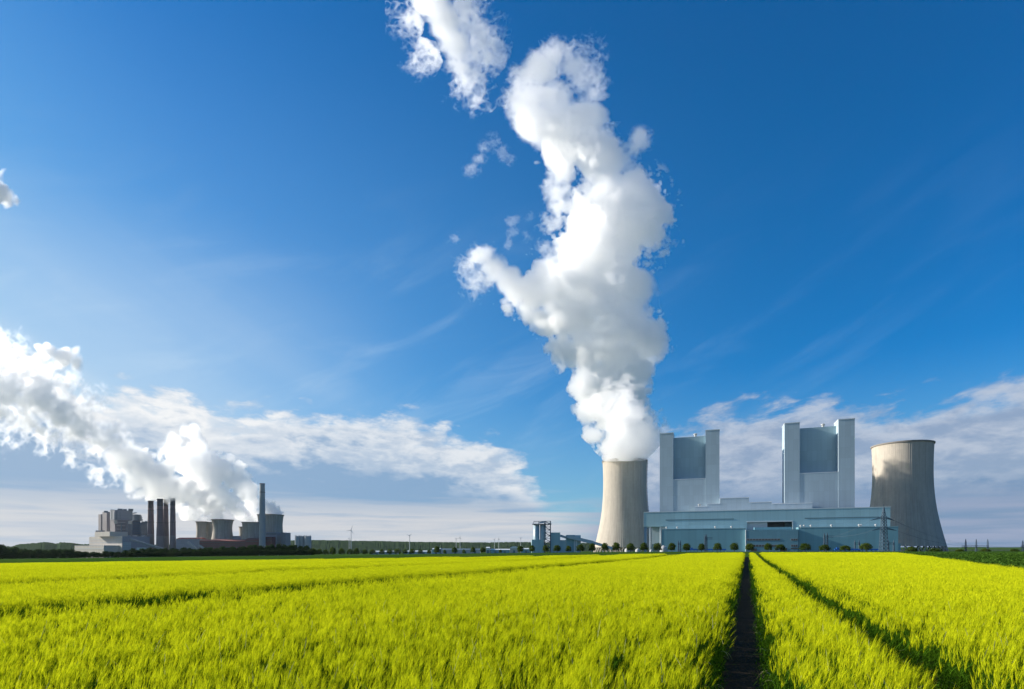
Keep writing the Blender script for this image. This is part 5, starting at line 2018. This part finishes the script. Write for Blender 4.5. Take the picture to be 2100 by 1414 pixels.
# big wood at the far left
wd = [tree_proto(121 + i, 14.0, (15, 13.5, 16)[i], 2600, 0.55, 'leaf_dark', low=0.03, name='woodland_tree') for i in range(3)]
WOOD = [(-30, 1106, 38), (2, 1118, 26), (-8, 1124, 30), (18, 1125, 24), (32, 1123, 26), (48, 1127, 22), (62, 1128, 22), (78, 1127, 22), (92, 1128, 20), (108, 1127, 22), (122, 1127, 22), (136, 1127, 22), (148, 1127, 20), (160, 1131, 16), (172, 1133, 14), (26, 1133, 20)]
WOOD.sort()
wl = label_trees([w_[0] for w_ in WOOD], [(-100, 'the left edge of the view'), (100, 'the middle of the wood'), (153, 'the left end of the cream annex')], 'dense dark woodland tree, {} right of {}', '{} {}')
for i, ((px, top, w), lab) in enumerate(zip(WOOD, wl)):
    o = wd[i] if i < 3 else copy_tree(wd[i % 3])
    Y = 600.0 if i % 2 else 560.0
    X = X_of(px, Y)
    zb = ground_z(X, Y)
    o.location = (X, Y, zb)
    ws = w * Y / F / 14.0
    o.scale = (ws, ws, (Z_of(top, Y) - zb) / 14.0)
    o.rotation_euler = (0, 0, rg.uniform(0, 6.28))
    tag(o, lab, 'tree', 'woodland trees at far left')


# ------------------------------------------------------------------ wooded ridges far off
def ridge(name, label, cols, Y, depth, mat, seed, step=1.2, crown=1.5):
    rgn = np.random.default_rng(seed)
    px = np.arange(cols[0][0], cols[-1][0], step)
    top = np.interp(px, [c_[0] for c_ in cols], [c_[1] for c_ in cols])
    nr = 16
    V, n = [], len(px)
    for j in range(nr):
        f_ = j / (nr - 1)
        y = Y + depth * f_
        prof = math.sin(f_ * math.pi / 2)
        for i in range(n):
            zt = Z_of(top[i], Y + depth)
            z0 = -70.0
            z = z0 + (zt - z0) * prof
            if 0 < j:
                z += (rgn.uniform(-0.5, 0.9)) * crown * Y / F * (0.5 + 0.5 * prof)
            V.append((X_of(px[i] + rgn.uniform(-.3, .3), y), y, z))
    Q = [(j * n + i, j * n + i + 1, (j + 1) * n + i + 1, (j + 1) * n + i) for j in range(nr - 1) for i in range(n - 1)]
    b = len(V)
    for i in range(n):
        V.append((V[(nr - 1) * n + i][0], Y + depth + 60, -70.0))
    Q += [((nr - 1) * n + i, (nr - 1) * n + i + 1, b + i + 1, b + i) for i in range(n - 1)]
    o = mesh_np(name, np.array(V), np.array(Q), mat)
    tag(o, label, 'wood', kind='stuff')
    return o


mw = mat_leaf('far_wood_leaves', (0.030, 0.058, 0.030), (0.055, 0.088, 0.040), 0.1, 0.01)
ridge('far_woods', 'hazy blue-green wooded ridge on the horizon between old plant and silos', [(560, 1110), (640, 1108.5), (690, 1108.8), (730, 1110.0), (790, 1110.5), (850, 1112.2), (900, 1112.5), (960, 1113.0), (1010, 1113.5), (1050, 1112.5), (1110, 1113), (1230, 1115), (1330, 1118)], 3000.0, 500.0, mw, 3)
ridge('far_woods', 'hazy wooded rise on the horizon behind the cream annex at far left', [(-200, 1112), (-20, 1117), (22, 1122), (40, 1117), (60, 1115.5), (80, 1114), (90, 1112.5), (100, 1113.5), (115, 1116), (125, 1113), (150, 1114.5), (165, 1117), (200, 1117), (300, 1118), (420, 1120), (600, 1118)], 2200.0, 350.0, mw, 4, 1.2, 1.8)
ridge('far_woods', 'thin dark line of far woods low on the horizon at right', [(1300, 1124), (1500, 1126), (1800, 1127), (2000, 1127.5), (2300, 1127.5), (2700, 1127)], 2600.0, 300.0, mw, 6, 2.0, 1.0)


# ------------------------------------------------------------------ air
mb = MB()
mb.prism([(-4600, -300), (4600, -300), (4600, 4300), (-4600, 4300)], -80.0, 1250.0)
hm, t = new_mat('air_haze')
v = t.n('ShaderNodeVolumePrincipled')
v.inputs['Color'].default_value = (0.80, 0.90, 1.0, 1)
v.inputs['Density'].default_value = 0.9e-5
v.inputs['Anisotropy'].default_value = 0.3
o = t.n('ShaderNodeOutputMaterial')
t.nt.links.new(v.outputs[0], o.inputs['Volume'])
tag(mb.build('haze', hm), 'pale blue air haze over the whole plain', 'haze', kind='stuff')
